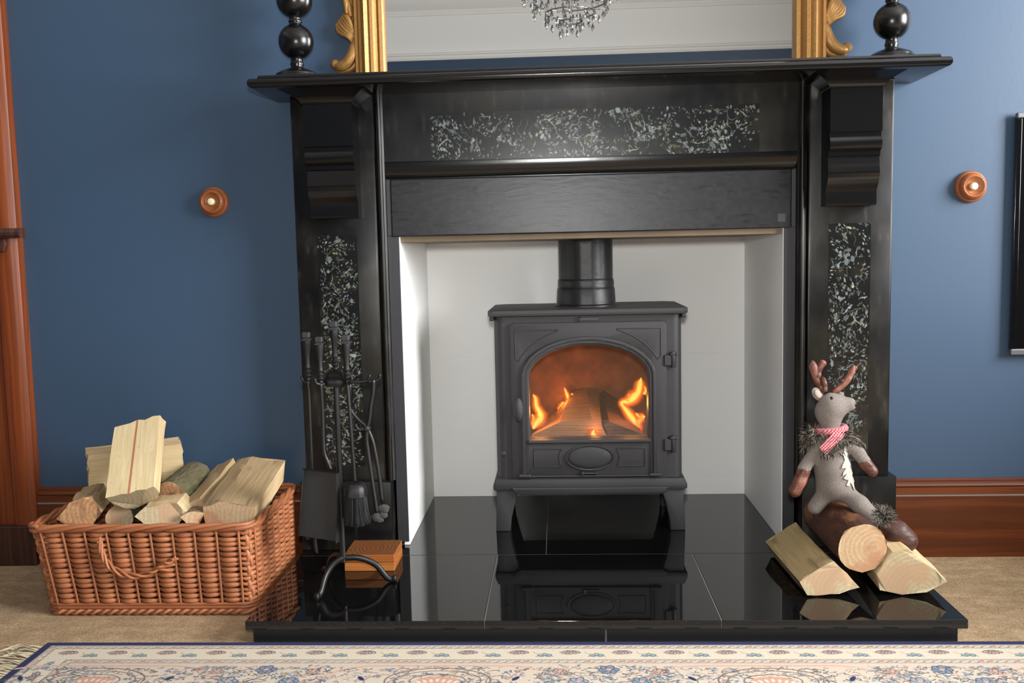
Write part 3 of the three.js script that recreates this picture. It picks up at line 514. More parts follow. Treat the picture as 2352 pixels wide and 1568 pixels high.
    const kp = onZ(1190, 941, DZ + 0.02); const kn = part('knob', merge([ball(0.028, [kp.x, kp.y, kp.z], [0.4, 1, 0.42]), sweep([[kp.x, kp.y, DZ], [kp.x, kp.y, DZ + 0.016]], 0.006, 10)]), M.iron, door);
  }
  for (const [v0, v1] of [[809, 842], [1001, 1036]]) {
    const a = px(1539, v0), b = px(1539, v1), h = new THREE.Group(); h.name = 'hinge'; s.add(h);
    part('pin', sweep([[a[0] + 0.006, a[1] + 0.002, ZB + 0.009], [a[0] + 0.006, b[1], ZB + 0.009]], 0.0065, 14), M.ironDark, h);
    part('knuckle', merge([box(a[0] - 0.015, a[0] + 0.004, b[1] + 0.003, a[1] - 0.004, ZB, ZB + 0.013, 0.003), box(a[0] - 0.002, a[0] + 0.016, a[1] - 0.006, a[1] + 0.001, ZB, ZB + 0.016, 0.003)]), M.iron, h);
  }
  { const p = px(1157, 1042); const g = ball(0.007, [p[0], p[1], ZB - 0.002], [1, 1, 0.7]); part('bolt', g, M.iron, s); }
  { const p = px(1350, 732); part('air_slider', merge([box(p[0] - 0.023, p[0] + 0.024, p[1] - 0.004, p[1] + 0.004, ZB - 0.004, ZB + 0.002, 0.001)]), M.ironDark, s); part('slider_tab', box(p[0] - 0.021, p[0] - 0.013, p[1] - 0.005, p[1] + 0.005, ZB, ZB + 0.008, 0.002), M.iron, s); }

  // flue pipe
  const f = thing('flue_pipe', 'black enamelled flue pipe rising from the stove top', 'flue pipe', null, [-0.003, 0.5555, -0.215]);
  part('pipe', lathe([[0, 0.03], [0.0635, 0.03], [0.0635, 0.145], [0.0635, 0.156], [0, 0.156]], 48), M.flue, f);
  part('collar', lathe([[0.0, 0], [0.0725, 0], [0.0725, 0.004], [0.0695, 0.007], [0.068, 0.04], [0.0665, 0.0435], [0.066, 0.044], [0.0655, 0.045], [0.066, 0.052], [0.066, 0.0595], [0.0645, 0.064], [0.063, 0.066], [0, 0.066]], 48), M.flue, f);

  // burning logs and flames inside
  const L1 = (name, label, geo, mat) => single(name, geo, mat, label, 'log');
  M.char = std({ map: tex(256, 256, (x, y) => { const g = fbm(x * 3, y * 60, 481, 4, 3, 60); return mix3([96, 62, 36], [164, 118, 76], g); }, { size: [0.25, 0.1] }), roughness: 0.9 });
  M.charDark = std({ map: tex(256, 256, (x, y) => { const g = fbm(x * 4, y * 40, 485, 4, 4, 40); return mix3([42, 26, 18], [104, 60, 32], g); }, { size: [0.25, 0.1] }), roughness: 0.95 });
  const q = (u, v, z) => onZ(u, v, z).toArray();
  const hull = (near, far) => { // loft between two outlines with the same number of points
    const pos = [], uv = [], tri = (a, b, c, t) => { for (const p of [a, b, c]) pos.push(...p); }; const n = near.length;
    for (let i = 0; i < n; i++) { const j = (i + 1) % n; tri(near[i], near[j], far[i]); tri(far[i], near[j], far[j]); }
    for (let i = 1; i < n - 1; i++) { tri(near[0], near[i + 1], near[i]); tri(far[0], far[i], far[i + 1]); }
    const g = new THREE.BufferGeometry(); g.setAttribute('position', new THREE.Float32BufferAttribute(pos, 3)); g.computeVertexNormals(); return uvm(g);
  };
  const fy = 0.242; // chamber floor
  const zN = -0.136, zF = -0.278;
  {
    const n = [[-0.134, fy], [-0.132, 0.262], [-0.066, 0.292], [0.008, 0.298], [0.03, 0.284], [0.05, fy]].map(([x, y]) => [cx + x, y, zN]);
    const fr = [[-0.09, fy], [-0.085, 0.285], [-0.035, 0.343], [0.0, 0.349], [0.03, 0.338], [0.06, fy]].map(([x, y]) => [cx + x, y, zF]);
    L1('burning_log', 'brown split log glowing in the flames, its wide face to the glass', hull(n, fr), M.char);
    const n2 = [[0.052, fy], [0.036, 0.284], [0.048, 0.292], [0.124, 0.262], [0.126, fy]].map(([x, y]) => [cx + x, y, zN]);
    const f2 = [[0.064, fy], [0.034, 0.336], [0.042, 0.345], [0.112, 0.296], [0.12, fy]].map(([x, y]) => [cx + x, y, zF]);
    L1('burning_log', 'dark charred log sloping to the hinge side of the fire', hull(n2, f2), M.charDark);
  }
    // a flame is a hot core inside thin, ever cooler sheaths of burning gas
  const SHEATHS = [[1.75, 1, 0.09, 0.0, 0.7, 0.13], [1.45, 1, 0.13, 0.004, 0.9, 0.2], [1.18, 1, 0.2, 0.012, 1.1, 0.3], [0.92, 1, 0.32, 0.03, 1.5, 0.42], [0.68, 1, 0.5, 0.07, 3.0, 0.7], [0.42, 1, 0.68, 0.2, 4.5, 0.98]].map(([k, r, g, bl, e, o]) => [k, new THREE.MeshStandardMaterial({ color: 0x000000, roughness: 1, emissive: new THREE.Color().setRGB(r, g, bl), emissiveIntensity: e, transparent: true, opacity: o })]);
  const flame = (label, z, tongues, light) => {
    const g = thing('flame', label, 'flame', null), P = (u, v) => onZ(u, v, z);
    for (const t of tongues) {
      const c = curve(t.map(([u, v]) => P(u, v)), 32), R = t.map((k) => k[2] / 1040), rad = (x) => { const f = x * (R.length - 1), i = Math.min(Math.floor(f), R.length - 2); return lerp(R[i], R[i + 1], f - i); };
      const taper = (x) => Math.sqrt(clamp(x / 0.08)) * Math.sqrt(clamp((1 - x) / 0.1)), wob = (x) => 1 + 0.3 * (noise(x * 9, t[0][0], 77) - 0.5);
      SHEATHS.forEach(([k, mat], i) => part(i === 5 ? 'flame_core' : 'flame_sheath', sweep(c, (x) => (rad(x) * k * wob(x) + (k > 1 ? 0.0012 * k : 0)) * taper(x) + 0.00005, 12, { flat: 0.7, up: new V3(1, 0, 0.001) }), mat, g));
    }
    if (light) { const l = new THREE.PointLight(new THREE.Color(1, 0.36, 0.07), light[2]); const p = onZ(light[0], light[1], light[3] ?? z + 0.012); l.position.copy(p); l.castShadow = true; l.shadow.radius = 0.6; scene.add(l); }
    return g;
  };
  flame('tall bright flame licking up the hinge side of the stove glass', -0.17, [
    [[1463, 1004, 5], [1462, 975, 7], [1448, 955, 8], [1432, 933, 6], [1428, 925, 6], [1440, 922, 9], [1455, 912, 11], [1466, 900, 10], [1470, 880, 8], [1473, 866, 1]],
    [[1466, 1002, 6], [1464, 985, 8], [1466, 970, 6], [1475, 958, 7], [1482, 956, 2]], [[1476, 962, 5], [1466, 955, 4], [1460, 948, 1]], [[1440, 922, 4], [1446, 912, 3], [1443, 904, 1]], [[1478, 905, 4], [1483, 898, 3], [1480, 886, 1]]], [1452, 925, 0.036, -0.15]);
  flame('slender flame curling at the knob side of the stove glass', -0.165, [[[1224, 986, 3], [1231, 972, 9], [1242, 960, 10], [1240, 948, 8], [1232, 932, 6], [1230, 915, 5], [1224, 905, 2]], [[1222, 975, 3], [1226, 962, 4], [1222, 950, 1]]], [1240, 945, 0.036, -0.15]);
  flame('small flame at the far crest of the burning log', -0.26, [[[1282, 942, 4], [1291, 932, 7], [1294, 922, 2]], [[1308, 924, 6], [1302, 905, 4], [1296, 890, 1]], [[1310, 924, 4], [1315, 912, 4], [1313, 902, 1]]], [1290, 915, 0.014, -0.235]);
  flame('little yellow flame at the sill below the burning log', -0.133, [[[1378, 1007, 5], [1366, 1002, 8], [1362, 994, 6], [1366, 986, 1]]], [1368, 988, 0.004]);
}

// ---------------------------------------------------------------- logs
const sector = (r, a0, a1, n = 8) => { const o = [[0, 0, 'w']]; for (let i = 0; i <= n; i++) { const a = lerp(a0, a1, i / n) * PI / 180; o.push([r * Math.cos(a), r * Math.sin(a), i < n ? 'b' : 'w']); } return o; };
const disc = (r, n = 18) => Array.from({ length: n }, (_, i) => [r * Math.cos(i / n * 2 * PI), r * Math.sin(i / n * 2 * PI), 'b']);
function logGeometry(a, b, up, sect, seed, rough = 0.0016, nL = 9) {
  const d = b.clone().sub(a), len = d.length(), ax = d.clone().normalize(), U = up.clone().addScaledVector(ax, -up.dot(ax)).normalize(), Rt = ax.clone().cross(U);
  const area = sect.reduce((s, p, i) => { const q = sect[(i + 1) % sect.length]; return s + p[0] * q[1] - q[0] * p[1]; }, 0); if (area < 0) sect = sect.slice().reverse().map((p, i, A) => [p[0], p[1], A[(i + 1) % A.length][2]]);
  const fine = []; sect.forEach((p, i) => { const q = sect[(i + 1) % sect.length], n = Math.max(1, Math.round(Math.hypot(q[0] - p[0], q[1] - p[1]) / 0.016)); for (let k = 0; k < n; k++) fine.push([lerp(p[0], q[0], k / n), lerp(p[1], q[1], k / n), p[2]]); });
  const at = (i, t) => { const p = fine[(i + fine.length) % fine.length], k = (i + fine.length) % fine.length, j = (fbm(k * 0.9 + seed * 7, t * 5, seed, 3) - 0.5) * 2 * rough, l = Math.hypot(p[0], p[1]) || 1, w = 1 + j / Math.max(l, 0.02), e = (t <= 0 ? -1 : t >= 1 ? 1 : 0) * (hash(k, seed, 9) - 0.5) * 0.006; return a.clone().addScaledVector(ax, t * len + e).addScaledVector(Rt, p[0] * w).addScaledVector(U, p[1] * w + j * 0.5); };
  const out = { w: { pos: [], uv: [] }, b: { pos: [], uv: [] }, p: { pos: [], uv: [] }, e0: { pos: [], uv: [] }, e1: { pos: [], uv: [] } };
  let run = 0;
  fine.forEach((p, i) => {
    const q = fine[(i + 1) % fine.length], wdt = Math.hypot(q[0] - p[0], q[1] - p[1]), o = out[p[2]];
    for (let k = 0; k < nL; k++) { const t0 = k / nL, t1 = (k + 1) / nL, A = at(i, t0), B = at(i + 1, t0), C = at(i + 1, t1), D = at(i, t1); for (const [v, u, w] of [[A, t0, 0], [C, t1, 1], [B, t0, 1], [A, t0, 0], [D, t1, 0], [C, t1, 1]]) { o.pos.push(v.x, v.y, v.z); o.uv.push(u * len + seed * 0.37, run + w * wdt); } }
    run += wdt;
  });
  const tris = THREE.ShapeUtils.triangulateShape(fine.map((p) => new V2(p[0], p[1])), []);
  for (const [t, flip] of [[0, false], [1, true]]) for (const f of tris) for (const k of flip ? [0, 2, 1] : [0, 1, 2]) { const v = at(f[k], t), p = fine[f[k]], o = flip ? out.e1 : out.e0; o.pos.push(v.x, v.y, v.z); o.uv.push(p[0] + 0.08 + seed * 0.013, p[1] + 0.08); }
  const geo = (o, sm) => { if (!o.pos.length) return null; const g = new THREE.BufferGeometry(); g.setAttribute('position', new THREE.Float32BufferAttribute(o.pos, 3)); g.setAttribute('uv', new THREE.Float32BufferAttribute(o.uv, 2)); return toCreasedNormals(g, sm); };
  return { w: geo(out.w, 0.5), p: geo(out.p, 0.5), b: geo(out.b, 0.9), e0: geo(out.e0, 0.3), e1: geo(out.e1, 0.3) };
}
function splitLog(label, a, b, up, sect, mats, seed, group, rough) {
  const o = thing('split_log', label, 'log', group), g = logGeometry(a, b, up, sect, seed, rough);
  if (g.w) part('split_face', g.w, mats[0], o);
  if (g.b) part('bark', g.b, mats[1], o);
  if (g.p) part('split_face', g.p, M.logPale, o);
  part('end_grain', g.e0, mats[2], o); part('end_grain', g.e1, mats[2], o);
  return o;
}

// ---------------------------------------------------------------- wicker basket
const BK = { x0: -1.071, x1: -0.6665, z0: -0.012, z1: 0.278, h: 0.176 };
{
  const s = thing('wicker_basket', 'rectangular brown wicker basket filled with split logs', 'basket');
  const flareL = 0.026, flareR = 0.002, flareF = 0.01, flareB = 0.004, rc = 0.022;
  const side = (y) => { const t = y / BK.h; return { x0: BK.x0 - flareL * t, x1: BK.x1 + flareR * t, z0: BK.z0 - flareB * t, z1: BK.z1 + flareF * t }; };
  // closed path round the basket: returns [x, z, nx, nz] at arc length s, 0..1
  const path = (y, n) => {
    const q = side(y), pts = [], segs = [[q.x0 + rc, q.z1, q.x1 - rc, q.z1, 0, 1], 'c', [q.x1, q.z1 - rc, q.x1, q.z0 + rc, 1, 0], 'c', [q.x1 - rc, q.z0, q.x0 + rc, q.z0, 0, -1], 'c', [q.x0, q.z0 + rc, q.x0, q.z1 - rc, -1, 0], 'c'];
    const cs = [[q.x1 - rc, q.z1 - rc, 90], [q.x1 - rc, q.z0 + rc, 0], [q.x0 + rc, q.z0 + rc, -90], [q.x0 + rc, q.z1 - rc, 180]]; let ci = 0;
    for (const g of segs) {
      if (g === 'c') { const c = cs[ci++]; for (let i = 1; i < 4; i++) { const a = (c[2] - i / 4 * 90) * PI / 180; pts.push([c[0] + rc * Math.cos(a), c[1] + rc * Math.sin(a), Math.cos(a), Math.sin(a)]); } }
      else { const m = Math.max(2, Math.round(Math.hypot(g[2] - g[0], g[3] - g[1]) / 0.005)); for (let i = 0; i <= m; i++) pts.push([lerp(g[0], g[2], i / m), lerp(g[1], g[3], i / m), g[4], g[5]]); }
    }
    return pts;
  };
  // stakes stand every 39 mm; the weavers go before and behind them in turn
  const stakes = []; { const q = BK; const fx = (n, f) => Array.from({ length: n }, (_, i) => f((i + 0.5) / n)); stakes.push(...fx(10, (t) => [lerp(0, 1, t), 'f']), ...fx(8, (t) => [t, 'r']), ...fx(10, (t) => [t, 'b']), ...fx(8, (t) => [t, 'l'])); }
  const stakePos = ([t, k], y) => { const q = side(y); return k === 'f' ? [lerp(q.x0, q.x1, t), q.z1, 0, 1] : k === 'b' ? [lerp(q.x1, q.x0, t), q.z0, 0, -1] : k === 'r' ? [q.x1, lerp(q.z1, q.z0, t), 1, 0] : [q.x0, lerp(q.z0, q.z1, t), -1, 0]; };
  for (const st of stakes) part('stake', sweep(Array.from({ length: 5 }, (_, i) => { const y = lerp(0.004, BK.h + 0.002, i / 4), p = stakePos(st, y); return [p[0] + p[2] * 0.0028, y, p[1] + p[3] * 0.0028]; }), 0.0026, 6), M.wicker, s);
  const rows = 14, y0 = 0.03, y1 = BK.h - 0.013, tint = [M.wicker, M.wickerHoney, M.wicker, M.wickerRusset];
  for (let r = 0; r < rows; r++) {
    const y = lerp(y0, y1, r / (rows - 1)), P = path(y, 0), q = side(y), pts = [], rad = [];
    for (const [x, z, nx, nz] of P) {
      const along = Math.abs(nz) > Math.abs(nx) ? (x - q.x0) / (q.x1 - q.x0) * 10 : (z - q.z0) / (q.z1 - q.z0) * 8, corner = Math.abs(nx) > 0.05 && Math.abs(nz) > 0.05;
      const sw = Math.abs(Math.cos(along * PI)), w = corner ? 0.001 : -0.0042 + 0.009 * sw, jit = (hash(Math.floor(along + 0.5), r, 4) - 0.5) * 0.002;
      pts.push([x + nx * w, y + jit, z + nz * w]); rad.push(corner ? 0.0042 : 0.0022 + 0.0031 * Math.pow(sw, 0.8) * (0.85 + 0.3 * hash(Math.floor(along + 0.5), r, 7)));
    }
    rad.push(rad[0]);
    part('weaver', sweep(pts, (t) => rad[Math.round(t * (rad.length - 1))], 7, { closed: true, flat: 0.8, up: new V3(0, 1, 0) }), tint[Math.floor(hash(r, 3, 3) * 4)], s);
  }
  // waling at the foot: four thick rods and a row of wrapped knots
  for (const [y, rr] of [[0.0165, 0.0042], [0.0225, 0.0038]]) part('waling', sweep(path(y, 0).map(([x, z, nx, nz]) => [x + nx * 0.0035, y, z + nz * 0.0035]), rr, 6, { closed: true }), M.wickerRusset, s);
  for (let k = 0; k < 2; k++) {
    const P = path(0.008, 0), pts = []; let a = 0; P.forEach(([x, z, nx, nz], i) => { for (let m = 0; m < 2; m++) { const nxt = P[(i + 1) % P.length], t = m / 2; a = (i + t) * 0.9 + k * PI; pts.push([lerp(x, nxt[0], t) + nx * (0.0035 + 0.0035 * Math.cos(a)), 0.0075 + 0.0035 * Math.sin(a), lerp(z, nxt[1], t) + nz * (0.0035 + 0.0035 * Math.cos(a))]); } });
    part('foot_border', sweep(pts, 0.0038, 6, { closed: true }), k ? M.wicker : M.wickerHoney, s);
  }
  // rim: two rods twisted round the top edge
  for (let k = 0; k < 3; k++) {
    const P = path(BK.h, 0), pts = []; P.forEach(([x, z, nx, nz], i) => { for (let m = 0; m < 2; m++) { const nxt = P[(i + 1) % P.length], t = m / 2, a = (i + t) * 0.21 + k * 2 * PI / 3; pts.push([lerp(x, nxt[0], t) + nx * (0.004 + 0.0045 * Math.cos(a)), BK.h + 0.0005 + 0.0045 * Math.sin(a), lerp(z, nxt[1], t) + nz * (0.004 + 0.0045 * Math.cos(a))]); } });
    part('rim_rod', sweep(pts, 0.0046, 6, { closed: true }), [M.wicker, M.wickerRusset, M.wicker][k], s);
  }
  // corner posts
  for (const [cx, cz] of [[1, 1], [-1, 1], [1, -1], [-1, -1]]) for (const k of [0, 1]) part('corner_post', sweep(Array.from({ length: 30 }, (_, i) => { const y = lerp(0.006, BK.h, i / 29), q = side(y), x = cx > 0 ? q.x1 : q.x0, z = cz > 0 ? q.z1 : q.z0, w = 0.003 * Math.sin(i * 1.25 + k * PI); return [x + cx * (-0.005 + w * 0.6) + (k ? 0.004 * -cx : 0), y, z + cz * (-0.005 + w * 0.6) + (k ? 0 : 0.004 * -cz)]; }), 0.0048, 6), k ? M.wickerHoney : M.wicker, s);
  part('base', box(BK.x0 + 0.006, BK.x1 - 0.006, 0.004, 0.014, BK.z0 + 0.006, BK.z1 - 0.006, 0.002), M.wickerRusset, s);
  { // hanging handle: a twisted hank of fine rods on the front
    const hp = [[228, 1238], [236, 1275], [256, 1303], [300, 1322], [345, 1315], [375, 1296], [400, 1284]].map(([u, v]) => onZ(u, v, 0.299)); const c = curve(hp, 60);
    for (let k = 0; k < 3; k++) part('handle_strand', sweep(c.map((p, i) => { const a = i * 0.34 + k * 2 * PI / 3, w = 0.0042; return [p.x + w * 0.5 * Math.cos(a), p.y + w * Math.cos(a), p.z + w * Math.sin(a)]; }), 0.0028, 6), [M.wicker, M.wickerHoney, M.wicker][k], s);
    for (const [u, v] of [[410, 1282], [402, 1296], [388, 1310]]) { const e = onZ(u, v, 0.296), b = onZ(360, 1307, 0.298); part('handle_strand', sweep(curve([b, b.clone().lerp(e, 0.5).add(new V3(0, 0.002, 0.003)), e], 8), 0.0028, 5), M.wickerHoney, s); }
  }
}
{ // logs in the basket
  const G = 'split logs heaped in the basket', P = (u, v, z) => onZ(u, v, z);
  // hidden lower layer that carries the visible ones
  splitLog('bark-covered log lying lowest along the basket', new V3(-1.0, 0.062, 0.21), new V3(-0.74, 0.06, 0.2), new V3(0, 1, 0), disc(0.042), [M.logPale, M.barkGrey, M.endPale], 1, G);
  splitLog('second bark-covered log lying on the basket bottom', new V3(-1.02, 0.062, 0.09), new V3(-0.73, 0.06, 0.1), new V3(0, 1, 0), disc(0.042), [M.logPale, M.barkGrey, M.endPale], 2, G);
  // 1 big leaning half log, split face to the room
  splitLog('pale split log standing on end with a red line down its face', P(303, 1140, 0.25), P(322, 974, 0.12), new V3(-0.1, 0.6, 1), [[-0.048, 0.014, 'w'], [0.05, 0.012, 'p'], [0.05, -0.012, 'b'], [0.03, -0.036, 'b'], [-0.015, -0.04, 'b'], [-0.044, -0.016, 'b']], [M.logRed, M.barkGrey, M.endPale], 3, G);
  // 2 horizontal log behind
  splitLog('cream split log lying crosswise behind the upright one', P(202, 1080, 0.115), P(416, 1052, 0.022), new V3(0, 1, 0.1), [[0.03, 0.04, 'w'], [-0.026, 0.042, 'w'], [-0.03, -0.02, 'w'], [-0.014, -0.042, 'w'], [0.024, -0.04, 'w']], [M.logPale, M.barkGrey, M.endPale], 4, G);
  // 3 mossy round log
  splitLog('round log with green mossy bark in the middle of the heap', P(388, 1142, 0.165), P(452, 1092, 0.04), new V3(0, 1, 0), disc(0.034), [M.logPale, M.barkMoss, M.endRot], 5, G);
  // 4 large weathered log at the right
  splitLog('long weathered split log with a pinkish sawn end by the basket rim', P(528, 1188, 0.243), P(603, 1078, 0.0), new V3(0.05, 1, 0.1), [[-0.052, 0.022, 'w'], [-0.02, 0.03, 'w'], [0.05, 0.022, 'p'], [0.046, -0.026, 'b'], [0.0, -0.034, 'b'], [-0.046, -0.026, 'b']], [M.logGrey, M.barkGrey, M.endBlush], 6, G, 0.004);
  splitLog('grey-brown split log leaning beside the long weathered one', P(450, 1168, 0.19), P(528, 1076, 0.02), new V3(-0.3, 1, 0.1), [[-0.022, 0.016, 'w'], [0.018, 0.02, 'w'], [0.02, -0.016, 'b'], [-0.02, -0.02, 'b']], [M.logGrey, M.barkGrey, M.endPale], 7, G, 0.004);
  // 5 small pale log front centre
  splitLog('short pale log with two dark knots at the basket front', P(372, 1182, 0.262), P(392, 1158, 0.17), new V3(0, 1, 0), [[-0.05, 0.0, 'w'], [-0.03, 0.018, 'w'], [0.03, 0.022, 'w'], [0.046, 0.0, 'b'], [0.03, -0.02, 'b'], [-0.03, -0.02, 'b']], [M.logPale, M.barkGrey, M.endPale], 8, G);
  splitLog('rotten orange-ended log at the door-side corner of the basket', P(186, 1178, 0.25), P(216, 1144, 0.14), new V3(0, 1, 0), [[-0.044, -0.008, 'b'], [-0.02, 0.024, 'w'], [0.02, 0.03, 'w'], [0.04, 0.0, 'b'], [0.02, -0.024, 'b'], [-0.026, -0.026, 'b']], [M.logGrey, M.barkGrey, M.endRot], 9, G, 0.005);
  splitLog('greenish bark log wedged below the upright one', P(275, 1190, 0.225), P(296, 1162, 0.12), new V3(0.3, 1, 0), disc(0.026, 14), [M.logTan, M.barkMoss, M.endPale], 10, G);
  splitLog('small wedge of pink wood beside the pinkish sawn end', P(447, 1197, 0.262), P(455, 1180, 0.17), new V3(0, 1, 0), sector(0.04, 60, 130, 4).map(([x, y, k]) => [x, y - 0.02, k]), [M.logBlush, M.barkGrey, M.endBlush], 11, G);
}

// ---------------------------------------------------------------- logs on the hearth
{
  const G = 'logs stacked on the hearth';
  // left quarter log: near end face fans out over the hearth
  splitLog('tan quarter log at the recess side of the small stack', new V3(0.405, HY + 0.005, 0.318), new V3(0.395, HY + 0.005, 0.085), new V3(0.0, 1, 0), [[-0.03, 0.0, 'b'], [-0.012, -0.003, 'b'], [0.03, 0.0, 'b'], [0.068, 0.012, 'w'], [0.02, 0.062, 'w'], [0.005, 0.056, 'w'], [-0.042, 0.024, 'b']].map(([x, y, k]) => [x, y, k]), [M.logTan, M.barkGrey, M.endPale], 21, G, 0.003);
  splitLog('pale quarter log at the skirting side of the small stack', new V3(0.549, HY + 0.005, 0.318), new V3(0.562, HY + 0.005, 0.1), new V3(0, 1, 0), [[-0.04, 0.006, 'b'], [0.0, -0.003, 'b'], [0.042, 0.004, 'b'], [0.08, 0.024, 'w'], [0.008, 0.083, 'w'], [-0.018, 0.078, 'w'], [-0.046, 0.036, 'w']], [M.logPale, M.barkGrey, M.endPale], 22, G, 0.002);
  splitLog('round log with smooth brown bark lying across the stack top', new V3(0.479, 0.134, 0.31), new V3(0.47, 0.142, 0.105), new V3(0, 1, 0), disc(0.0455, 24), [M.logPale, M.barkBrown, M.endBlush], 23, G, 0.0012);
}

// ---------------------------------------------------------------- fire tools
{
  const C = new V3(-0.4985, 0, 0.24), TOP = 0.449, G = 'fire irons hanging on the stand';
  const st = thing('fire_tool_stand', 'black iron companion stand with arched feet and a ring of hooks', 'tool stand');
  // feet: four bowed legs
  const feet = [onY(733, 1368, HY + 0.006), onY(897, 1330, HY + 0.006)];
  const legs = [feet[0], feet[1], new V3(C.x - 0.05, 0, C.z - 0.058)];
  for (const f of legs) {
    const e = new V3(f.x, HY + 0.006, f.z), top = new V3(C.x, HY + 0.052, C.z), dir = e.clone().sub(C).setY(0);
    const c = curve([top, top.clone().addScaledVector(dir, 0.35).setY(HY + 0.051), top.clone().addScaledVector(dir, 0.7).setY(HY + 0.036), e.clone().addScaledVector(dir, -0.1).setY(HY + 0.012), e, e.clone().addScaledVector(dir, 0.13).setY(HY + 0.0075)], 24);
    part('leg', sweep(c, (t) => (t > 0.9 ? 0.0075 : 0.0062), 8, { flat: 0.75 }), M.toolIron, st);
  }
  part('pole', sweep([[C.x, HY + 0.044, C.z], [C.x, TOP + 0.01, C.z]], 0.0058, 10), M.toolIron, st);
  part('hub', lathe([[0, TOP - 0.012], [0.022, TOP - 0.01], [0.026, TOP - 0.004], [0.026, TOP + 0.002], [0.018, TOP + 0.006], [0.02, TOP + 0.01], [0.012, TOP + 0.018], [0, TOP + 0.02]], 24).translate(C.x, 0, C.z), M.toolIron, st);
  const handle = (name, base, parent, k = 1) => { // turned grip: beads, taper and a square cap
    const g = latheSpline([[0.003, 0], [0.0055, 0.004], [0.004, 0.008], [0.0075, 0.012], [0.0045, 0.016], [0.0075, 0.02], [0.0045, 0.024], [0.0065, 0.028], [0.005, 0.033], [0.0055, 0.05], [0.0085, 0.075], [0.009, 0.081]], 70, 16); g.scale(k, k, k); g.translate(base.x, base.y, base.z); const grip = part('handle', g, M.toolIron, parent);
    part('cap', merge([box(-0.0085, 0.0085, 0.081, 0.0845, -0.0085, 0.0085, 0.001), box(-0.0075, 0.0075, 0.0865, 0.0975, -0.0075, 0.0075, 0.002), box(-0.005, 0.005, 0.0845, 0.0865, -0.005, 0.005)]).scale(k, k, k).translate(base.x, base.y, base.z), M.toolWorn, grip);
  };
  handle('handle', new V3(C.x, TOP + 0.018, C.z), st, 0.98);
  const hooks = { poker: onZ(708, 874, 0.236), shovel: onZ(737, 878, 0.264), brush: onZ(798, 872, 0.26), tongsA: onZ(834, 872, 0.236), tongsB: onZ(858, 876, 0.23) };
  for (const h of Object.values(hooks)) { const a = new V3(C.x, TOP - 0.004, C.z), d = h.clone().sub(a).setY(0), e = a.clone().add(d); part('hook', sweep(curve([a, a.clone().addScaledVector(d, 0.5), e, e.clone().addScaledVector(d.clone().normalize(), 0.01).setY(a.y + 0.003), e.clone().addScaledVector(d.clone().normalize(), 0.013).setY(a.y + 0.013)], 16), 0.003, 6), M.toolIron, st); }
  const hang = (p) => new V3(p.x, TOP, p.z);
  { // poker
    const t = thing('fire_poker', 'iron poker hanging nearest the basket, mostly behind the shovel', 'poker', G), h = hang(hooks.poker);
    handle('handle', new V3(h.x, h.y - 0.002, h.z), t, 0.98);
    part('shaft', sweep(curve([h, h.clone().setY(0.3), h.clone().setY(0.13), h.clone().add(new V3(0.002, 0, 0.0)).setY(0.105)], 20), (x) => (x > 0.96 ? 0.002 : 0.0036), 8), M.toolIron, t);
    part('barb', sweep(curve([h.clone().setY(0.15), h.clone().add(new V3(-0.012, 0, 0)).setY(0.135), h.clone().add(new V3(-0.02, 0, 0)).setY(0.145)], 10), 0.003, 6), M.toolIron, t);
  }
  { // shovel
    const t = thing('ash_shovel', 'iron ash shovel with folded pan edges hanging on the stand', 'shovel', G), h = hang(hooks.shovel), z = 0.26;
    handle('handle', new V3(h.x, h.y - 0.004, h.z), t, 0.93);
    const q = (u, v, dz = 0) => onZ(u, v, z + dz);
    part('shaft', sweep(curve([h, q(741, 950), q(745, 1040), q(752, 1058), q(760, 1078, 0.004)], 24), 0.0038, 8), M.toolIron, t);
    const A = q(697, 1075), B = q(780, 1084), Cc = q(779, 1244), D = q(684, 1229), n = new V3(0, 0.05, 1).normalize();
    const quad = (pts) => { const g = new THREE.BufferGeometry(), th = 0.0018, pos = []; const f = pts.map((p) => p.clone()), k = pts.map((p) => p.clone().addScaledVector(n, -th)); const T = (a, b, c) => pos.push(...a.toArray(), ...b.toArray(), ...c.toArray()); T(f[0], f[3], f[2]); T(f[0], f[2], f[1]); T(k[0], k[2], k[3]); T(k[0], k[1], k[2]); for (let i = 0; i < 4; i++) { const j = (i + 1) % 4; T(f[i], f[j], k[j]); T(f[i], k[j], k[i]); } g.setAttribute('position', new THREE.Float32BufferAttribute(pos, 3)); g.computeVertexNormals(); return uvm(g); };
    part('pan', quad([A, B, Cc, D]), M.pan, t);
    const up = (p, w) => p.clone().addScaledVector(n, 0.012).add(new V3(w, 0, 0));
    part('side_fold', quad([A, up(A, 0.004), up(D, 0.006), D].reverse()), M.pan, t);
    part('side_fold', quad([up(B, -0.004), B, Cc, up(Cc, -0.004)].reverse()), M.pan, t);
    part('back_fold', quad([up(A, 0.0), up(B, 0.0), B, A]), M.pan, t);
  }
  { // brush
    const t = thing('hearth_brush', 'black-bristled hearth brush under an iron dome', 'brush', G), h = hang(hooks.brush), z = 0.26;
    handle('handle', new V3(h.x, h.y - 0.004, h.z), t, 0.95);
    const d = onZ(815, 1104, z), b = onZ(818, 1137, z);
    part('shaft', sweep([h, d], 0.0038, 8), M.toolIron, t);
    const R = 0.0222; part('dome', lathe([[0.004, 0.027], [0.01, 0.0265], [0.016, 0.023], [0.0205, 0.016], [R, 0.006], [R, 0], [R - 0.002, 0], [R - 0.002, 0.01], [0.0, 0.02]], 28).translate(b.x, b.y, b.z), M.toolIron, t);
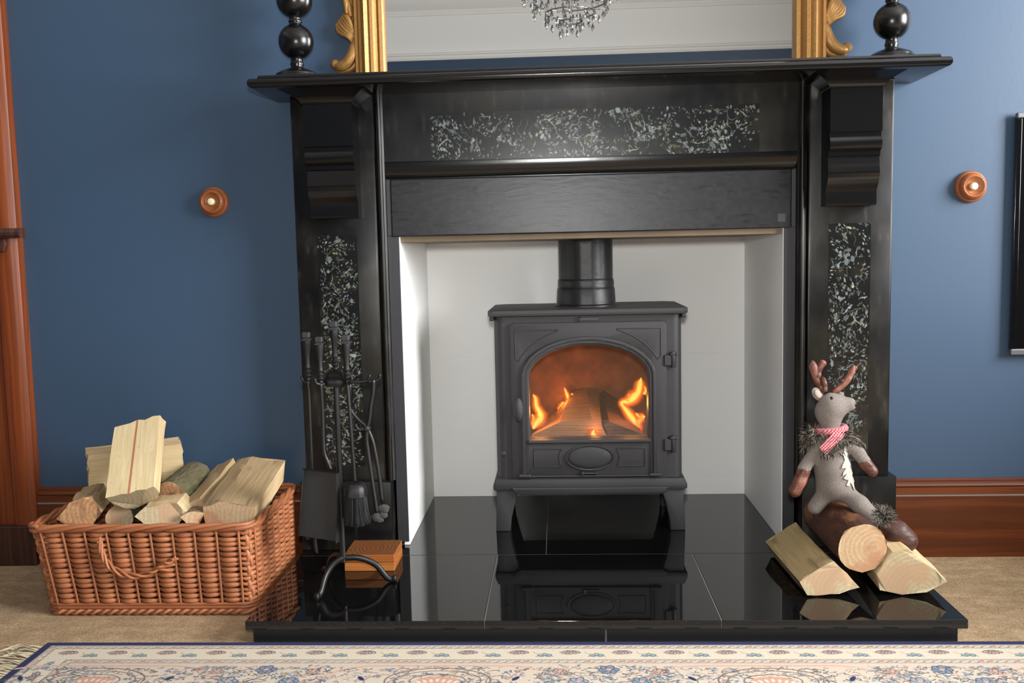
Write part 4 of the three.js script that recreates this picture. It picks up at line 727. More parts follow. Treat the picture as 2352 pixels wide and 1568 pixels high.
    const br = []; for (let i = 0; i < 420; i++) { const a = rnd(0, 2 * PI), r = Math.sqrt(rnd()) * (R - 0.003), fx = Math.cos(a) * r, fz = Math.sin(a) * r, L = rnd(0.048, 0.058), sp = 1.3 + rnd(-0.05, 0.12); br.push(sweep([[b.x + fx, b.y + 0.006, b.z + fz], [b.x + fx * (1 + (sp - 1) * 0.4), b.y - L * 0.5, b.z + fz * (1 + (sp - 1) * 0.4)], [b.x + fx * sp + rnd(-0.001, 0.001), b.y - L, b.z + fz * sp]], 0.0007, 3, { caps: false })); }
    const bm = part('bristles', merge(br), M.bristle, t); bm.userData.kind = 'stuff';
  }
  { // tongs
    const t = thing('fire_tongs', 'iron fire tongs with ash-crusted jaws beside the brush', 'tongs', G), z = 0.245, q = (u, v, dz = 0) => onZ(u, v, z + dz);
    part('arm', sweep(curve([q(858, 872), q(857, 900), q(852, 930), q(848, 965), q(843, 985), q(842, 1010), q(845, 1035), q(853, 1090), q(862, 1150), q(866, 1176)], 40), 0.0042, 8), M.toolIron, t);
    part('arm', sweep(curve([q(804, 882, -0.008), q(803, 935, -0.008), q(822, 962, -0.008), q(840, 978, -0.008), q(855, 1010, -0.008), q(862, 1040, -0.008), q(872, 1100, -0.008), q(878, 1150, -0.008)], 40), 0.004, 8), M.toolIron, t);
    part('rivet', lathe([[0, -0.008], [0.006, -0.008], [0.006, 0.004], [0.003, 0.007], [0, 0.0075]], 14).rotateX(PI / 2).translate(...q(843, 984, 0.004).toArray()), M.toolIron, t);
    const jaw = (u, v, r, s) => { const p = q(u, v, -0.003), g = ball(r, [0, 0, 0], [1, 0.85, 0.4], 14), a = g.attributes.position; for (let i = 0; i < a.count; i++) { const k = 1 + 0.35 * (noise(a.getX(i) * 400 + 50, a.getY(i) * 400 + a.getZ(i) * 300 + 50, s) - 0.5); a.setXYZ(i, a.getX(i) * k, a.getY(i) * k, a.getZ(i) * k); } g.computeVertexNormals(); g.translate(p.x, p.y, p.z); return g; };
    part('jaw', merge([jaw(865, 1187, 0.0105, 3), jaw(872, 1192, 0.008, 4)]), M.ash, t); part('jaw', merge([jaw(882, 1168, 0.011, 5), jaw(880, 1182, 0.009, 6)]), M.ash, t);
  }
}
{ // small wooden box on the hearth
  const b = thing('wooden_box', 'small square wooden box with burr-grained lid on the hearth', 'box');
  const p = [onY(792, 1311, HY), onY(902, 1312, HY), onY(921, 1278, HY)];
  const x0 = p[0].x, x1 = p[1].x + 0.004, z1 = (p[0].z + p[1].z) / 2, z0 = z1 - 0.096, h0 = 0.018, h1 = 0.034;
  part('body', box(x0, x1, HY, HY + h0, z0, z1, 0.0015), M.boxWood, b);
  part('lid', box(x0, x1, HY + h0 + 0.0006, HY + h1, z0, z1, 0.0015), M.boxWood, b);
  const tg = new RoundedBoxGeometry(x1 - x0 - 0.001, 0.0012, z1 - z0 - 0.001, 1, 0.0004); tg.translate((x0 + x1) / 2, HY + h1 + 0.0005, (z0 + z1) / 2);
  part('veneer', tg, M.boxLid, b);
}

// ---------------------------------------------------------------- toy stag
{
  const s = thing('toy_stag', 'soft grey knitted toy stag with antlers and scarf sitting on logs', 'soft toy');
  const Z = 0.195, D = (u, v, dz = 0) => onZ(u, v, Z + dz);
  const bones = [ // [a, b, ra, rb, blend]
    [D(1917, 1108), D(1912, 1070), 0.0355, 0.0325, 0], [D(1912, 1070), D(1905, 1010), 0.0325, 0.024, 0.01], [D(1905, 1010), D(1906, 968), 0.019, 0.019, 0.008],
    [D(1905, 945), D(1912, 935, 0.004), 0.0275, 0.0265, 0.008], [D(1912, 932, 0.004), D(1950, 928, 0.012), 0.024, 0.0135, 0.008],
    [D(1884, 1012), D(1846, 1078, 0.012), 0.0105, 0.0125, 0.008], [D(1930, 1012), D(1972, 1040, 0.014), 0.0105, 0.0115, 0.008], [D(1972, 1040, 0.014), D(1986, 1060, 0.018), 0.0115, 0.012, 0.006],
    [D(1938, 1128, 0.01), D(1975, 1158, 0.04), 0.0165, 0.0165, 0.01], [D(1975, 1158, 0.04), D(2012, 1192, 0.05), 0.0165, 0.014, 0.006], [D(1895, 1135, 0.0), D(1872, 1164, -0.004), 0.0165, 0.0145, 0.01]];
  const sdf = (x, y, z) => { const p = [x, y, z]; let d = capsule(p, ...bones[0].slice(0, 4)); for (let i = 1; i < bones.length; i++) d = smin(d, capsule(p, ...bones[i].slice(0, 4)), bones[i][4]); return d; };
  const lo = [1e9, 1e9, 1e9], hi = [-1e9, -1e9, -1e9]; for (const b of bones) for (const p of [b[0], b[1]]) ['x', 'y', 'z'].forEach((k, i) => { lo[i] = Math.min(lo[i], p[k] - 0.045); hi[i] = Math.max(hi[i], p[k] + 0.045); });
  part('body', uvm(netSurface(sdf, lo, hi, 0.0035)), M.knit, s);
  const blob = (list, cell, k = 0.005) => { const l = [1e9, 1e9, 1e9], h = [-1e9, -1e9, -1e9]; for (const b of list) for (const p of [b[0], b[1]]) ['x', 'y', 'z'].forEach((a, i) => { const r = Math.max(b[2], b[3]) + 0.006; l[i] = Math.min(l[i], p[a] - r); h[i] = Math.max(h[i], p[a] + r); }); return uvm(netSurface((x, y, z) => { let d = 1e9; for (const b of list) d = smin(d, capsule([x, y, z], b[0], b[1], b[2], b[3]), k); return d; }, l, h, cell)); };
  part('hand', blob([[D(1846, 1082, 0.013), D(1838, 1104, 0.015), 0.0128, 0.0118], [D(1838, 1104, 0.015), D(1826, 1127, 0.016), 0.0115, 0.0125]], 0.0025), M.hide, s);
  part('hand', blob([[D(1986, 1062, 0.018), D(2004, 1082, 0.022), 0.0125, 0.0105]], 0.0025), M.hide, s);
  part('boot', blob([[D(2034, 1206, 0.05), D(2060, 1222, 0.055), 0.0165, 0.022], [D(2060, 1222, 0.055), D(2080, 1240, 0.058), 0.023, 0.022]], 0.003), M.hideDark, s);
  const q = (x, y) => [1740 + x / 2.53, 800 + y / 2.53];             // from a zoom of the photo
  const branch = (pts, r0, r1, dz = 0) => sweep(curve(pts.map(([x, y]) => D(...q(x, y), dz)), 30), (t) => lerp(r0, r1, Math.min(t * 1.2, 1)) * (1 + 0.22 * (noise(t * 7, r0 * 900, 5) - 0.5)) * Math.sqrt(1 - Math.pow(clamp((t - 0.8) / 0.205), 2)), 10);
  part('antler', merge([branch([[385, 255], [362, 215], [345, 180], [330, 130], [316, 70]], 0.008, 0.008, -0.004), branch([[345, 175], [352, 130], [372, 95], [392, 72]], 0.008, 0.007, -0.004), branch([[388, 250], [390, 215], [384, 182], [392, 172]], 0.006, 0.0055, 0.002)]), M.hide, s);
  part('antler', merge([branch([[440, 262], [475, 230], [515, 190], [540, 150], [560, 95]], 0.0065, 0.0065, -0.002), branch([[505, 205], [494, 190], [490, 178]], 0.006, 0.005, -0.002), branch([[548, 135], [562, 118], [575, 105]], 0.0055, 0.0045, -0.002)]), M.hide, s);
  const leaf = (a, b, w, th, mat, name, nrm) => { const d = b.clone().sub(a), L = d.length(), g = new THREE.SphereGeometry(0.5, 14, 10); g.scale(w, L, th); const m = new THREE.Matrix4(), y = d.clone().normalize(), zc = nrm.clone().addScaledVector(y, -nrm.dot(y)).normalize(), x = y.clone().cross(zc); m.makeBasis(x, y, zc); g.applyMatrix4(m); const c = a.clone().lerp(b, 0.5); g.translate(c.x, c.y, c.z); return part(name, uvm(g), mat, s); };
  leaf(D(...q(376, 300), 0), D(...q(322, 232), 0.004), 0.02, 0.007, M.knit, 'ear', new V3(0.2, 0.1, 1)); leaf(D(...q(368, 288), 0.004), D(...q(336, 242), 0.007), 0.012, 0.004, M.earInner, 'ear_lining', new V3(0.2, 0.1, 1));
  leaf(D(...q(470, 275), -0.012), D(...q(500, 262), -0.016), 0.012, 0.006, M.knit, 'ear', new V3(0, 0.3, 1));
  { const p = D(...q(546, 322), 0.012); part('nose', ball(0.0058, [p.x + 0.003, p.y, p.z + 0.006], [0.9, 1, 0.8]), M.nose, s); const e = D(...q(420, 282), 0.02); part('eye', ball(0.003, [e.x, e.y, e.z + 0.012]), M.nose, s); }
  // scarf round the neck with one hanging tail
  { const c = D(1906, 984), ringP = Array.from({ length: 28 }, (_, i) => { const a = i / 28 * 2 * PI; return [c.x + 0.0275 * Math.cos(a), c.y - 0.001 + 0.003 * Math.cos(a), c.z + 0.0245 * Math.sin(a)]; });
    const sc = part('scarf', uvm(sweep(ringP, 0.0072, 10, { closed: true })), M.scarf, s);
    part('scarf_tail', uvm(sweep(curve([D(...q(485, 480), 0.024), D(...q(455, 515), 0.032), D(...q(415, 560), 0.034), D(...q(375, 600), 0.034)], 14), 0.0105, 10, { flat: 0.35, up: new V3(1, -0.6, 0) })), M.scarf, sc); }
  // fur tippet, ankle fur: many fine tapering hairs
  const tuft = (name, pts, n, len, mats, spread) => mats.forEach((mat, k) => { const l = []; for (let i = 0; i < n; i++) { const p = pts[Math.floor(rnd() * pts.length)], b = p.c.clone().add(new V3(rnd(-1, 1), rnd(-1, 1), rnd(-1, 1)).multiplyScalar(p.r)), d = b.clone().sub(p.c).normalize().multiplyScalar(0.8).add(p.d).add(new V3(rnd(-1, 1), rnd(-1, 1), rnd(-1, 1)).multiplyScalar(spread)).normalize(), L = len * rnd(0.6, 1.15); l.push(sweep([b, b.clone().addScaledVector(d, L * 0.5), b.clone().addScaledVector(d, L).add(new V3(0, -L * 0.15, 0))], (t) => 0.0011 * (1 - t) + 0.0001, 4, { caps: false })); } const m = part(name, merge(l), mat, s); m.userData.kind = 'stuff'; });
  const at = (x, y, dz, r, d) => ({ c: D(...q(x, y), dz), r, d: new V3(...d) });
  tuft('fur_tippet', [at(310, 480, 0, 0.012, [-0.6, 0.3, 0.4]), at(295, 520, 0, 0.012, [-0.8, -0.3, 0.5]), at(290, 565, 0, 0.01, [-0.6, -0.8, 0.4]), at(340, 500, 0.014, 0.012, [-0.2, -0.6, 0.8]), at(400, 600, 0.026, 0.01, [0, -0.9, 0.5]), at(460, 580, 0.026, 0.012, [0.2, -0.8, 0.6]), at(510, 510, 0.016, 0.012, [0.5, -0.3, 0.7]), at(545, 530, 0.006, 0.011, [0.8, -0.4, 0.4]), at(550, 570, 0.006, 0.01, [0.6, -0.8, 0.4]), at(430, 545, 0.022, 0.012, [0, -0.6, 0.8])], 620, 0.0095, [M.fur, M.furDark], 0.6);
  tuft('ankle_fur', [at(725, 975, 0.05, 0.014, [0, 0, 0]), at(700, 965, 0.048, 0.012, [-0.2, 0.2, 0.2]), at(745, 985, 0.05, 0.012, [0.3, 0, 0.2])], 480, 0.012, [M.fur, M.furDark], 0.6);
  { // white felt tree on the belly
    const t = [[490, 548], [500, 590], [508, 600], [500, 612], [512, 640], [522, 655], [514, 668], [524, 690], [540, 712], [530, 722], [545, 745], [552, 765], [538, 762], [532, 800], [524, 772], [512, 755], [505, 775], [484, 770], [498, 742], [478, 735], [468, 728], [488, 705], [462, 715], [466, 695], [484, 672], [456, 672], [462, 655], [480, 630], [470, 600], [478, 590]].map(([x, y]) => D(...q(x, y), 0));
    // laid on the belly: pushed forward until it meets the knitted surface
    const face = (p) => { let z = p.z + 0.06; while (z > p.z - 0.03 && sdf(p.x, p.y, z) > 0.0006) z -= 0.0005; return z; };
    const tri = THREE.ShapeUtils.triangulateShape(t.map((p) => new V2(p.x, p.y)), []), pos = [], P = t.map((p) => new V3(p.x, p.y, face(p)));
    for (const f of tri) { const k = f.slice(); for (const i of k) pos.push(P[i].x, P[i].y, P[i].z + 0.0022); for (const i of [k[0], k[2], k[1]]) pos.push(P[i].x, P[i].y, P[i].z - 0.001); }
    for (let i = 0; i < P.length; i++) { const a = P[i], b = P[(i + 1) % P.length]; for (const [p, o] of [[a, 1], [a, 0], [b, 0], [a, 1], [b, 0], [b, 1]]) pos.push(p.x, p.y, p.z + (o ? 0.0022 : -0.001)); }
    const g = new THREE.BufferGeometry(); g.setAttribute('position', new THREE.Float32BufferAttribute(pos, 3)); g.computeVertexNormals(); part('felt_tree', uvm(g), M.felt, s);
  }
}

// ---------------------------------------------------------------- bell pushes, candlesticks, mirror
function bellPush(u, v, label, tilt) {
  const p = onZ(u, v, WZ), g = thing('bell_push', label, 'bell push', 'turned wooden bell pushes either side of the fireplace', [p.x, p.y, WZ]);
  const body = latheSpline([[0.033, 0], [0.0335, 0.006], [0.031, 0.011], [0.029, 0.012], [0.0275, 0.016], [0.0265, 0.02], [0.023, 0.024], [0.0205, 0.0245], [0.0185, 0.022], [0.0145, 0.018], [0.0075, 0.0165]], 60, 40).rotateX(PI / 2);
  part('turned_rose', uvm(body), M.knobWood, g);
  part('button', latheSpline([[0.0075, 0.012], [0.0078, 0.022], [0.007, 0.0255], [0.004, 0.027], [0.0002, 0.0275]], 24, 24).rotateX(PI / 2), M.cream, g);
}
bellPush(493, 464, 'round turned-wood bell push on the blue wall above the basket');
bellPush(2227, 429, 'round turned-wood bell push on the blue wall near the television');
{
  const make = (x, z, label) => {
    const g = thing('candlestick', label, 'candlestick', 'ball-turned candlesticks on the mantelshelf', [x, 1.049, z]);
    const bl = (y, r, n = 14) => Array.from({ length: n + 1 }, (_, i) => { const a = -1.25 + i / n * 2.5; return [r * Math.cos(a) + 0.0005, y + r * 1.02 * Math.sin(a)]; });
    part('foot', lathe([[0, 0], [0.05, 0], [0.052, 0.006], [0.05, 0.01], [0.045, 0.012], [0.044, 0.016], [0.036, 0.021], [0.024, 0.026], [0.0145, 0.0285], [0.013, 0.031]], 40), M.black, g);
    const stem = [[0.013, 0.03], [0.0125, 0.034], [0.0145, 0.037], [0.013, 0.04], ...bl(0.083, 0.0355), [0.0125, 0.121], [0.0145, 0.1235], [0.0125, 0.126], ...bl(0.167, 0.0362), [0.0125, 0.205], [0.0145, 0.208], [0.0125, 0.211], ...bl(0.25, 0.0355), [0.013, 0.288], [0.03, 0.296], [0.032, 0.3], [0.015, 0.304], [0, 0.304]];
    part('ball_stem', new THREE.LatheGeometry(stem.map(([r, y]) => new V2(Math.max(r, 1e-5), y)), 44), M.black, g);
  };
  make(onZ(680, 97, 0.03).x, 0.03, 'glossy black ball-turned candlestick at the basket end of the mantelshelf');
  make(onZ(2049, 50, 0.03).x, 0.03, 'glossy black ball-turned candlestick at the television end of the mantelshelf');
}
{
  const m = thing('overmantel_mirror', 'gilt-framed overmantel mirror standing on the mantelshelf', 'mirror');
  const y0 = 1.0495, y1 = 2.05, zb = WZ + 0.004, inL = onZ(885, 150, zb + 0.02).x, inR = onZ(1825, 118, zb + 0.02).x, fw = 0.066;
  const flute = (x, dir) => { // fluted stile profile, inner edge first
    const p = [[0, 0.018], [0.003, 0.024], [0.01, 0.026], [0.0135, 0.022], [0.017, 0.027], [0.022, 0.0335], [0.028, 0.035], [0.031, 0.031], [0.0345, 0.035], [0.04, 0.0375], [0.0435, 0.035], [0.046, 0.026], [0.05, 0.022], [0.0545, 0.022], [0.057, 0.028], [0.062, 0.028], [fw, 0.02], [fw, 0], [0, 0]];
    const q = p.map(([a, z]) => [x + dir * a, zb + z]); return dir > 0 ? q : q.reverse();
  };
  part('stile', prismY(flute(inL, -1), y0, y1, 0.5), M.gold, m); part('stile', prismY(flute(inR, 1), y0, y1, 0.5), M.gold, m);
  part('top_rail', box(inL, inR, y1 - 0.066, y1, zb, zb + 0.034, 0.006), M.gold, m); 
  part('bottom_rail', box(inL, inR, y0, y0 + 0.012, zb, zb + 0.01, 0.002), M.gold, m);
  part('mirror_glass', box(inL - 0.004, inR + 0.004, y0 + 0.002, y1 - 0.06, zb + 0.003, zb + 0.0075), M.mirror, m);
  // carved acanthus scrolls: fanned leaf above, inward curl below
  const carve = (side) => {
    const F = (u, v, dz) => { const p = onZ(u, v, zb + 0.012); return new V3(side > 0 ? p.x : inR + fw + (inL - fw - p.x), p.y, zb + dz); };
    const l = [];
    for (let k = 0; k < 6; k++) { const t = k / 5; l.push(sweep(curve([F(819 - t * 3, 100 + t * 4, 0.014), F(811 - t * 8, 72 + t * 14, 0.02), F(800 - t * 20, 45 + t * 28, 0.02 - t * 0.006), F(788 - t * 14, 33 + t * 22, 0.012)], 14), (x) => lerp(0.004, 0.0075, Math.sin(x * PI) * 0.9 + 0.1), 8, { flat: 0.8 })); }
    l.push(sweep(curve([F(806, 40, 0.012), F(803, 22, 0.016), F(795, 0, 0.014), F(788, -30, 0.012)], 14), 0.0085, 8), sweep(curve([F(814, 60, 0.01), F(808, 20, 0.012), F(802, -20, 0.012)], 10), 0.006, 8), sweep(curve([F(798, 34, 0.016), F(796, 12, 0.02), F(790, -14, 0.016)], 10), 0.006, 8));
    const lo = [sweep(curve([F(817, 95, 0.014), F(814, 112, 0.018), F(808, 132, 0.02), F(796, 147, 0.018), F(782, 153, 0.016), F(772, 150, 0.014)], 24), (x) => 0.0095 + 0.003 * Math.sin(x * PI), 10, { flat: 0.8 }), ball(0.0115, F(771, 148, 0.013), [1, 0.9, 0.8], 14), sweep(curve([F(818, 118, 0.008), F(812, 150, 0.008), F(800, 160, 0.008), F(772, 160, 0.008)], 14), 0.008, 8)];
    part('scroll_leaf', merge(l), M.gold, m); part('scroll_foot', merge(lo), M.gold, m);
  };
  carve(1); carve(-1);
}

// ---------------------------------------------------------------- television
{
  const t = thing('television', 'flat black television with silver bars beside the fireplace', 'television');
  const x0 = onZ(2337, 260, -0.036).x, x1 = x0 + 0.86, yb = onZ(2326, 816, -0.036).y, yt = onZ(2337, 258, -0.036).y;
  part('housing', box(x0 + 0.002, x1 - 0.002, yb + 0.004, yt - 0.004, -0.053, -0.04, 0.003), M.tvBlack, t);
  part('wall_bracket', box(x0 + 0.3, x1 - 0.3, yb + 0.12, yt - 0.12, WZ, -0.052), M.toolIron, t);
  for (const q of [x0, x1 - 0.012]) part('bezel', box(q, q + 0.012, yb + 0.012, yt - 0.012, -0.046, -0.037, 0.002), M.tvBlack, t);
  part('silver_bar', box(x0, x1, yb, yb + 0.014, -0.047, -0.035, 0.003), M.tvSilver, t); part('silver_bar', box(x0, x1, yt - 0.012, yt, -0.047, -0.035, 0.003), M.tvSilver, t);
  part('screen', box(x0 + 0.012, x1 - 0.012, yb + 0.014, yt - 0.012, -0.041, -0.0385), M.tvBlack, t);
}

// ---------------------------------------------------------------- rug
{
  const X0 = -0.992, X1 = 1.1, Z0 = 0.43, Z1 = 1.5, WX = X1 - X0, WZr = Z1 - Z0, CW = 2048, strip = 0.36, CH = Math.round(CW * strip / WX * 1.6);
  const r = thing('rug', 'cream Persian-style rug with navy edge and floral border before the hearth', 'rug');
  const cv = document.createElement('canvas'); cv.width = CW; cv.height = CH; const c = cv.getContext('2d');
  const sx = CW / WX, sy = CH / strip;                                 // pixels per metre
  c.setTransform(sx, 0, 0, sy, 0, 0);                                  // draw in metres: x from the left edge, y from the far edge
  const F = (color) => { c.fillStyle = color; }, S = (color, w) => { c.strokeStyle = color; c.lineWidth = w; };
  const cream = '#e2d6c2', pink = '#dbb7a2', ink = '#5a6068', inkB = '#6f6259', teal = '#8aa0a6', blue = '#69809c', navy = '#232c58';
  F(cream); c.fillRect(0, 0, WX, strip);
  // fields from the edge inwards (same on far and left side)
  const bands = [[0, 0.012, navy], [0.012, 0.027, '#d9c9b8'], [0.027, 0.069, '#e4d9c4'], [0.069, 0.084, '#d8c8b8'], [0.084, 0.2, '#dcccba']];
  for (const [a, b, k] of bands) { F(k); c.fillRect(a, a, WX - 2 * a, strip); }
  const guard = (d) => { // little slanting lozenges between thin lines
    S(ink, 0.0011); for (const o of [d + 0.001, d + 0.0138]) { c.beginPath(); c.moveTo(o, strip); c.lineTo(o, o); c.lineTo(WX, o); c.stroke(); }
    for (let x = d; x < WX; x += 0.0145) { S(inkB, 0.0014); c.beginPath(); c.moveTo(x, d + 0.012); c.lineTo(x + 0.006, d + 0.007); c.lineTo(x + 0.0125, d + 0.004); c.stroke(); F(rnd() > 0.5 ? '#d8a894' : '#e8dccb'); c.beginPath(); c.ellipse(x + 0.009, d + 0.0085, 0.0042, 0.0025, -0.5, 0, 2 * PI); c.fill(); S(ink, 0.0006); c.beginPath(); c.moveTo(x + 0.002, d + 0.003); c.lineTo(x + 0.013, d + 0.0115); c.stroke(); }
    for (let y = d; y < strip; y += 0.0145) { S(inkB, 0.0014); c.beginPath(); c.moveTo(d + 0.012, y); c.lineTo(d + 0.004, y + 0.0125); c.stroke(); F(rnd() > 0.5 ? '#d8a894' : '#e8dccb'); c.beginPath(); c.ellipse(d + 0.0085, y + 0.009, 0.0025, 0.0042, 0.5, 0, 2 * PI); c.fill(); }
  };
  guard(0.0125); guard(0.0695);
  const leafFan = (x, y, s, a) => { c.save(); c.translate(x, y); c.rotate(a); c.scale(s, s); S(ink, 0.0014); F('#c9a59a'); for (const k of [-2, -1, 0, 1, 2]) { c.beginPath(); c.ellipse(k * 0.005, Math.abs(k) * 0.0014, 0.0035, 0.006, k * 0.5, 0, 2 * PI); c.fill(); c.stroke(); } c.beginPath(); c.moveTo(-0.011, 0.006); c.quadraticCurveTo(0, 0.012, 0.011, 0.006); c.stroke(); c.restore(); };
  const budFan = (x, y, s, a) => { c.save(); c.translate(x, y); c.rotate(a); c.scale(s, s); S('#5e7780', 0.0014); F('#a9b9b6'); for (const k of [-1, 0, 1]) { c.beginPath(); c.ellipse(k * 0.0065, Math.abs(k) * 0.003, 0.004, 0.0055, k * 0.6, 0, 2 * PI); c.fill(); c.stroke(); } c.beginPath(); c.moveTo(-0.014, 0.007); c.quadraticCurveTo(0, -0.002, 0.014, 0.007); c.stroke(); c.restore(); };
  let n = 0; for (let x = 0.06; x < WX; x += 0.0437, n++) { (n % 2 ? budFan : leafFan)(x, 0.047 + (n % 2 ? 0.004 : -0.003), 1.05, n % 2 ? 0 : PI); S('rgba(200,170,150,0.7)', 0.003); c.beginPath(); c.moveTo(x - 0.02, 0.04); c.quadraticCurveTo(x - 0.008, 0.058, x + 0.004, 0.046); c.stroke(); }
  n = 1; for (let y = 0.09; y < strip; y += 0.0437, n++) (n % 2 ? budFan : leafFan)(0.047, y, 1.05, -PI / 2);
  // wide border: scalloped medallions with a blush ribbon, vines and blue flowers between
  const scrawl = (x, y, w, h, k) => { for (let i = 0; i < k; i++) { const a = x + rnd(-w, w), b = y + rnd(-h, h), q = rnd(); S(q < 0.5 ? '#4f5a60' : q < 0.75 ? '#8c7668' : '#66809a', rnd(0.0008, 0.0018)); c.beginPath(); c.moveTo(a, b); c.bezierCurveTo(a + rnd(-0.01, 0.01), b + rnd(-0.008, 0.008), a + rnd(-0.012, 0.012), b + rnd(-0.008, 0.008), a + rnd(-0.014, 0.014), b + rnd(-0.008, 0.008)); c.stroke(); if (q > 0.55) { F(['#c99f8c', '#93a5ae', '#e6d8c4', '#7c8fa6'][Math.floor(rnd() * 4)]); c.beginPath(); c.ellipse(a, b, rnd(0.002, 0.0042), rnd(0.0015, 0.003), rnd(0, 3), 0, 2 * PI); c.fill(); } } };
  const flower = (x, y, s, k) => { c.save(); c.translate(x, y); c.scale(s, s); F(k); S('#414c66', 0.001); for (let i = 0; i < 6; i++) { c.beginPath(); c.ellipse(0.006 * Math.cos(i), 0.005 * Math.sin(i), 0.0055, 0.0045, i, 0, 2 * PI); c.fill(); c.stroke(); } F('#d8b09c'); c.beginPath(); c.ellipse(0, 0, 0.003, 0.0025, 0, 0, 2 * PI); c.fill(); c.restore(); };
  const mids = [0.155, 0.72, 1.25, 1.8];
  for (const m of mids) {
    S('#d9b6a4', 0.006); c.beginPath(); c.moveTo(m - 0.3, 0.36); c.bezierCurveTo(m - 0.25, 0.2, m - 0.2, 0.1, m - 0.11, 0.094); c.lineTo(m + 0.11, 0.094); c.bezierCurveTo(m + 0.2, 0.1, m + 0.25, 0.2, m + 0.3, 0.36); c.stroke();
    scrawl(m, 0.17, 0.2, 0.07, 620);
    for (const [a, b, w] of [[0.085, 0.045, 0.0026], [0.07, 0.035, 0.002], [0.045, 0.022, 0.002]]) { S('#7c6a60', w); c.beginPath(); c.ellipse(m, 0.148, a, b, 0, 0, 2 * PI); c.stroke(); }
    F('#d7a38c'); c.beginPath(); c.ellipse(m, 0.15, 0.036, 0.016, 0, 0, 2 * PI); c.fill(); for (let i = 0; i < 7; i++) { F('#e9d9c6'); c.beginPath(); c.ellipse(m + (i - 3) * 0.01, 0.146 + Math.abs(i - 3) * 0.002, 0.003, 0.006, (i - 3) * 0.25, 0, 2 * PI); c.fill(); }
    S('#8d7b70', 0.0022); for (const q of [-1, 1]) { c.beginPath(); c.arc(m + q * 0.098, 0.15, 0.02, 0, 5); c.stroke(); c.beginPath(); c.arc(m + q * 0.06, 0.118, 0.014, 1, 6); c.stroke(); }
    F(navy); for (const q of [-1, 1]) { c.beginPath(); c.ellipse(m + q * 0.125, 0.14, 0.004, 0.009, q * 0.6, 0, 2 * PI); c.fill(); }
  }
  for (let i = 0; i < mids.length; i++) { const m = mids[i] + 0.275; scrawl(m, 0.15, 0.11, 0.055, 420); flower(m, 0.108, 1.5, '#8490a0'); flower(m - 0.05, 0.15, 1.4, '#a3abb2'); flower(m + 0.05, 0.15, 1.4, '#8d99a8'); flower(m - 0.025, 0.175, 1.6, '#7f8b9e'); flower(m + 0.03, 0.18, 1.5, '#a0a8ae'); flower(m + 0.08, 0.115, 1.0, '#d3a894'); flower(m - 0.08, 0.115, 1.0, '#d3a894'); }
  scrawl(0.105, 0.22, 0.02, 0.12, 180);
  const T = new THREE.CanvasTexture(cv); T.colorSpace = THREE.SRGBColorSpace; T.wrapS = T.wrapT = THREE.MirroredRepeatWrapping; T.magFilter = THREE.LinearFilter; T.anisotropy = 8;
  M.rug = std({ map: T, color: new THREE.Color(0.74, 0.73, 0.72), roughness: 0.95, bumpMap: tex(256, 256, (x, y) => 255 * fbm(x * 100, y * 100, 601, 2, 100, 100), { srgb: false }), bumpScale: 0.0004 });
  M.rug.bumpMap.repeat.set(14, 3);
  M.rugEdge = std({ color: col(35, 44, 88), roughness: 0.95 });
  const nx = 60, nz = 30, g = new THREE.PlaneGeometry(WX, WZr, nx, nz); g.rotateX(-PI / 2); g.translate((X0 + X1) / 2, 0.0085, (Z0 + Z1) / 2);
  const p = g.attributes.position, uv = g.attributes.uv; for (let i = 0; i < p.count; i++) uv.setXY(i, (p.getX(i) - X0) / WX, 1 - (p.getZ(i) - Z0) / strip);
  part('pile', g, M.rug, r);
  part('binding', merge([sweep([[X0, 0.0045, Z0], [X1, 0.0045, Z0]], 0.0042, 8), sweep([[X0, 0.0045, Z0], [X0, 0.0045, Z1]], 0.0042, 8), box(X0, X1, 0.0005, 0.008, Z0, Z1)]), M.rugEdge, r);
  // fringe along the short side
  const fr = []; for (let z = Z0 + 0.008; z < 0.62; z += 0.0032) { const L = rnd(0.055, 0.085), a = rnd(-0.6, 0.6), b = rnd(-0.02, 0.012); fr.push(sweep(curve([[X0, 0.005, z], [X0 - L * 0.35, 0.004 + rnd(0, 0.006), z + b * 0.4], [X0 - L * 0.7, 0.003 + rnd(0, 0.004), z + b], [X0 - L, 0.002, z + b + a * 0.03]], 8), 0.0011, 5)); }
  const fm = part('fringe', merge(fr), M.fringe, r); fm.userData.kind = 'stuff';
}

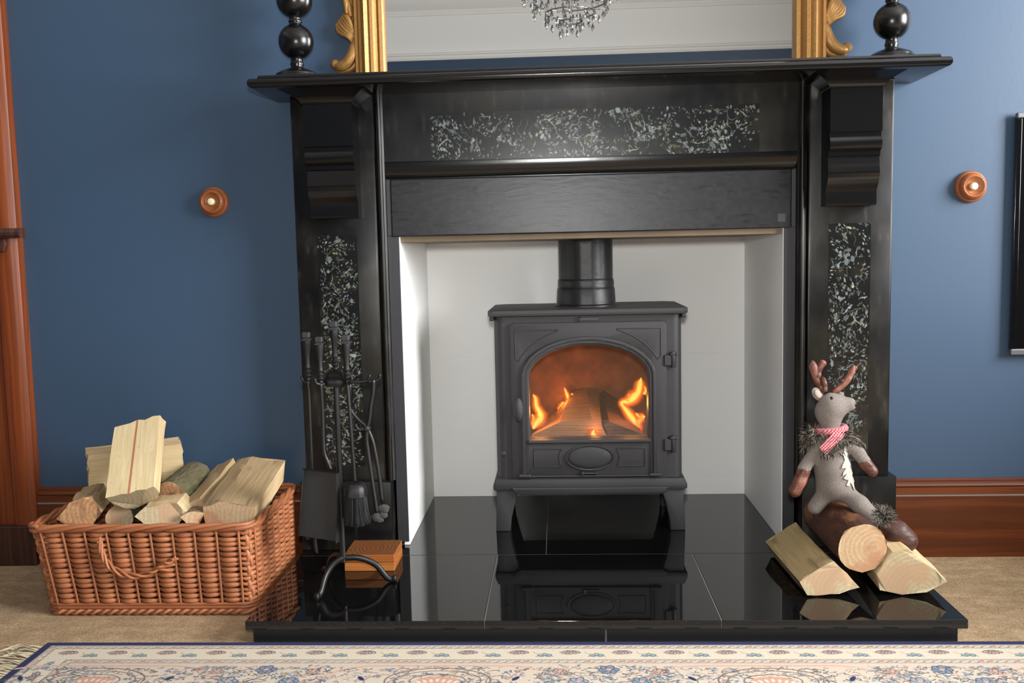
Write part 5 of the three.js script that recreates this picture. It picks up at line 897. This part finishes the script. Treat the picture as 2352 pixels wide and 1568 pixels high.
// ---------------------------------------------------------------- chandelier that hangs in the middle of the room and shows in the mirror
{
  const c = thing('chandelier', 'crystal drop chandelier reflected in the overmantel mirror', 'chandelier', null, [0.02, 1.815, 3.0]); c.scale.set(1.18, 1.18, 1.18);
  part('rod', sweep([[0, 0.1, 0], [0, 0.84, 0]], 0.008, 8), M.chrome, c);
  part('rose', lathe([[0, 0.83], [0.06, 0.83], [0.05, 0.845], [0, 0.851]], 24), M.chrome, c);
  const ringsY = [[0.21, 0.16], [0.165, 0.1], [0.11, 0.05], [0.05, 0.012]];
  for (const [R, y] of ringsY) part('tier', sweep(Array.from({ length: 28 }, (_, i) => [R * Math.cos(i / 28 * 2 * PI), y + 0.05, R * Math.sin(i / 28 * 2 * PI)]), 0.004, 6, { closed: true }), M.chrome, c);
  const drop = new THREE.LatheGeometry([[0.0001, 0], [0.007, 0.008], [0.0085, 0.016], [0.004, 0.03], [0.0001, 0.04]].map((q) => new V2(...q)), 6).toNonIndexed(); drop.computeVertexNormals();
  const bead = new THREE.OctahedronGeometry(0.007);
  for (const [R, y] of ringsY) { const k = Math.round(R * 150) + 5; for (let i = 0; i < k; i++) { const a = i / k * 2 * PI + R * 9, h = rnd(-0.01, 0.035); const d = part('crystal_drop', drop, M.crystal, c); d.position.set(R * Math.cos(a), y + 0.008 - h, R * Math.sin(a)); d.rotation.y = rnd(0, 3); const b = part('crystal_bead', bead, M.crystal, c); b.position.set(R * Math.cos(a), y + 0.054 - h * 0.5, R * Math.sin(a)); b.rotation.y = rnd(0, 3); } }
}

// ---------------------------------------------------------------- unseen chair added beyond the right edge: it keeps the window's light off the lower wall by the television
{
  const a = thing('added_armchair', 'grey fabric chair added under the television, beyond the picture edge, to shade the wall', 'added_armchair', null, [1.64, 0, 0.4]);
  M.cloth = std({ color: col(96, 92, 90), roughness: 0.95 });
  part('seat_base', box(-0.36, 0.36, 0.12, 0.32, -0.36, 0.36, 0.03), M.cloth, a);
  part('seat_cushion', box(-0.34, 0.22, 0.32, 0.46, -0.22, 0.22, 0.05), M.cloth, a);
  part('backrest', box(0.2, 0.4, 0.3, 0.8, -0.34, 0.34, 0.06), M.cloth, a);
  for (const q of [-1, 1]) part('arm', box(-0.37, 0.3, 0.14, 0.6, q * 0.28 - 0.07, q * 0.28 + 0.07, 0.05), M.cloth, a);
  for (const x of [-0.3, 0.3]) for (const z of [-0.3, 0.32]) part('foot', lathe([[0, 0], [0.018, 0], [0.026, 0.12], [0, 0.12]], 14).translate(x, 0, z), M.darkWood, a);
}

scene.traverse((o) => { if (o.isMesh) { o.castShadow = true; o.receiveShadow = true; } });
renderer.render(scene, camera);
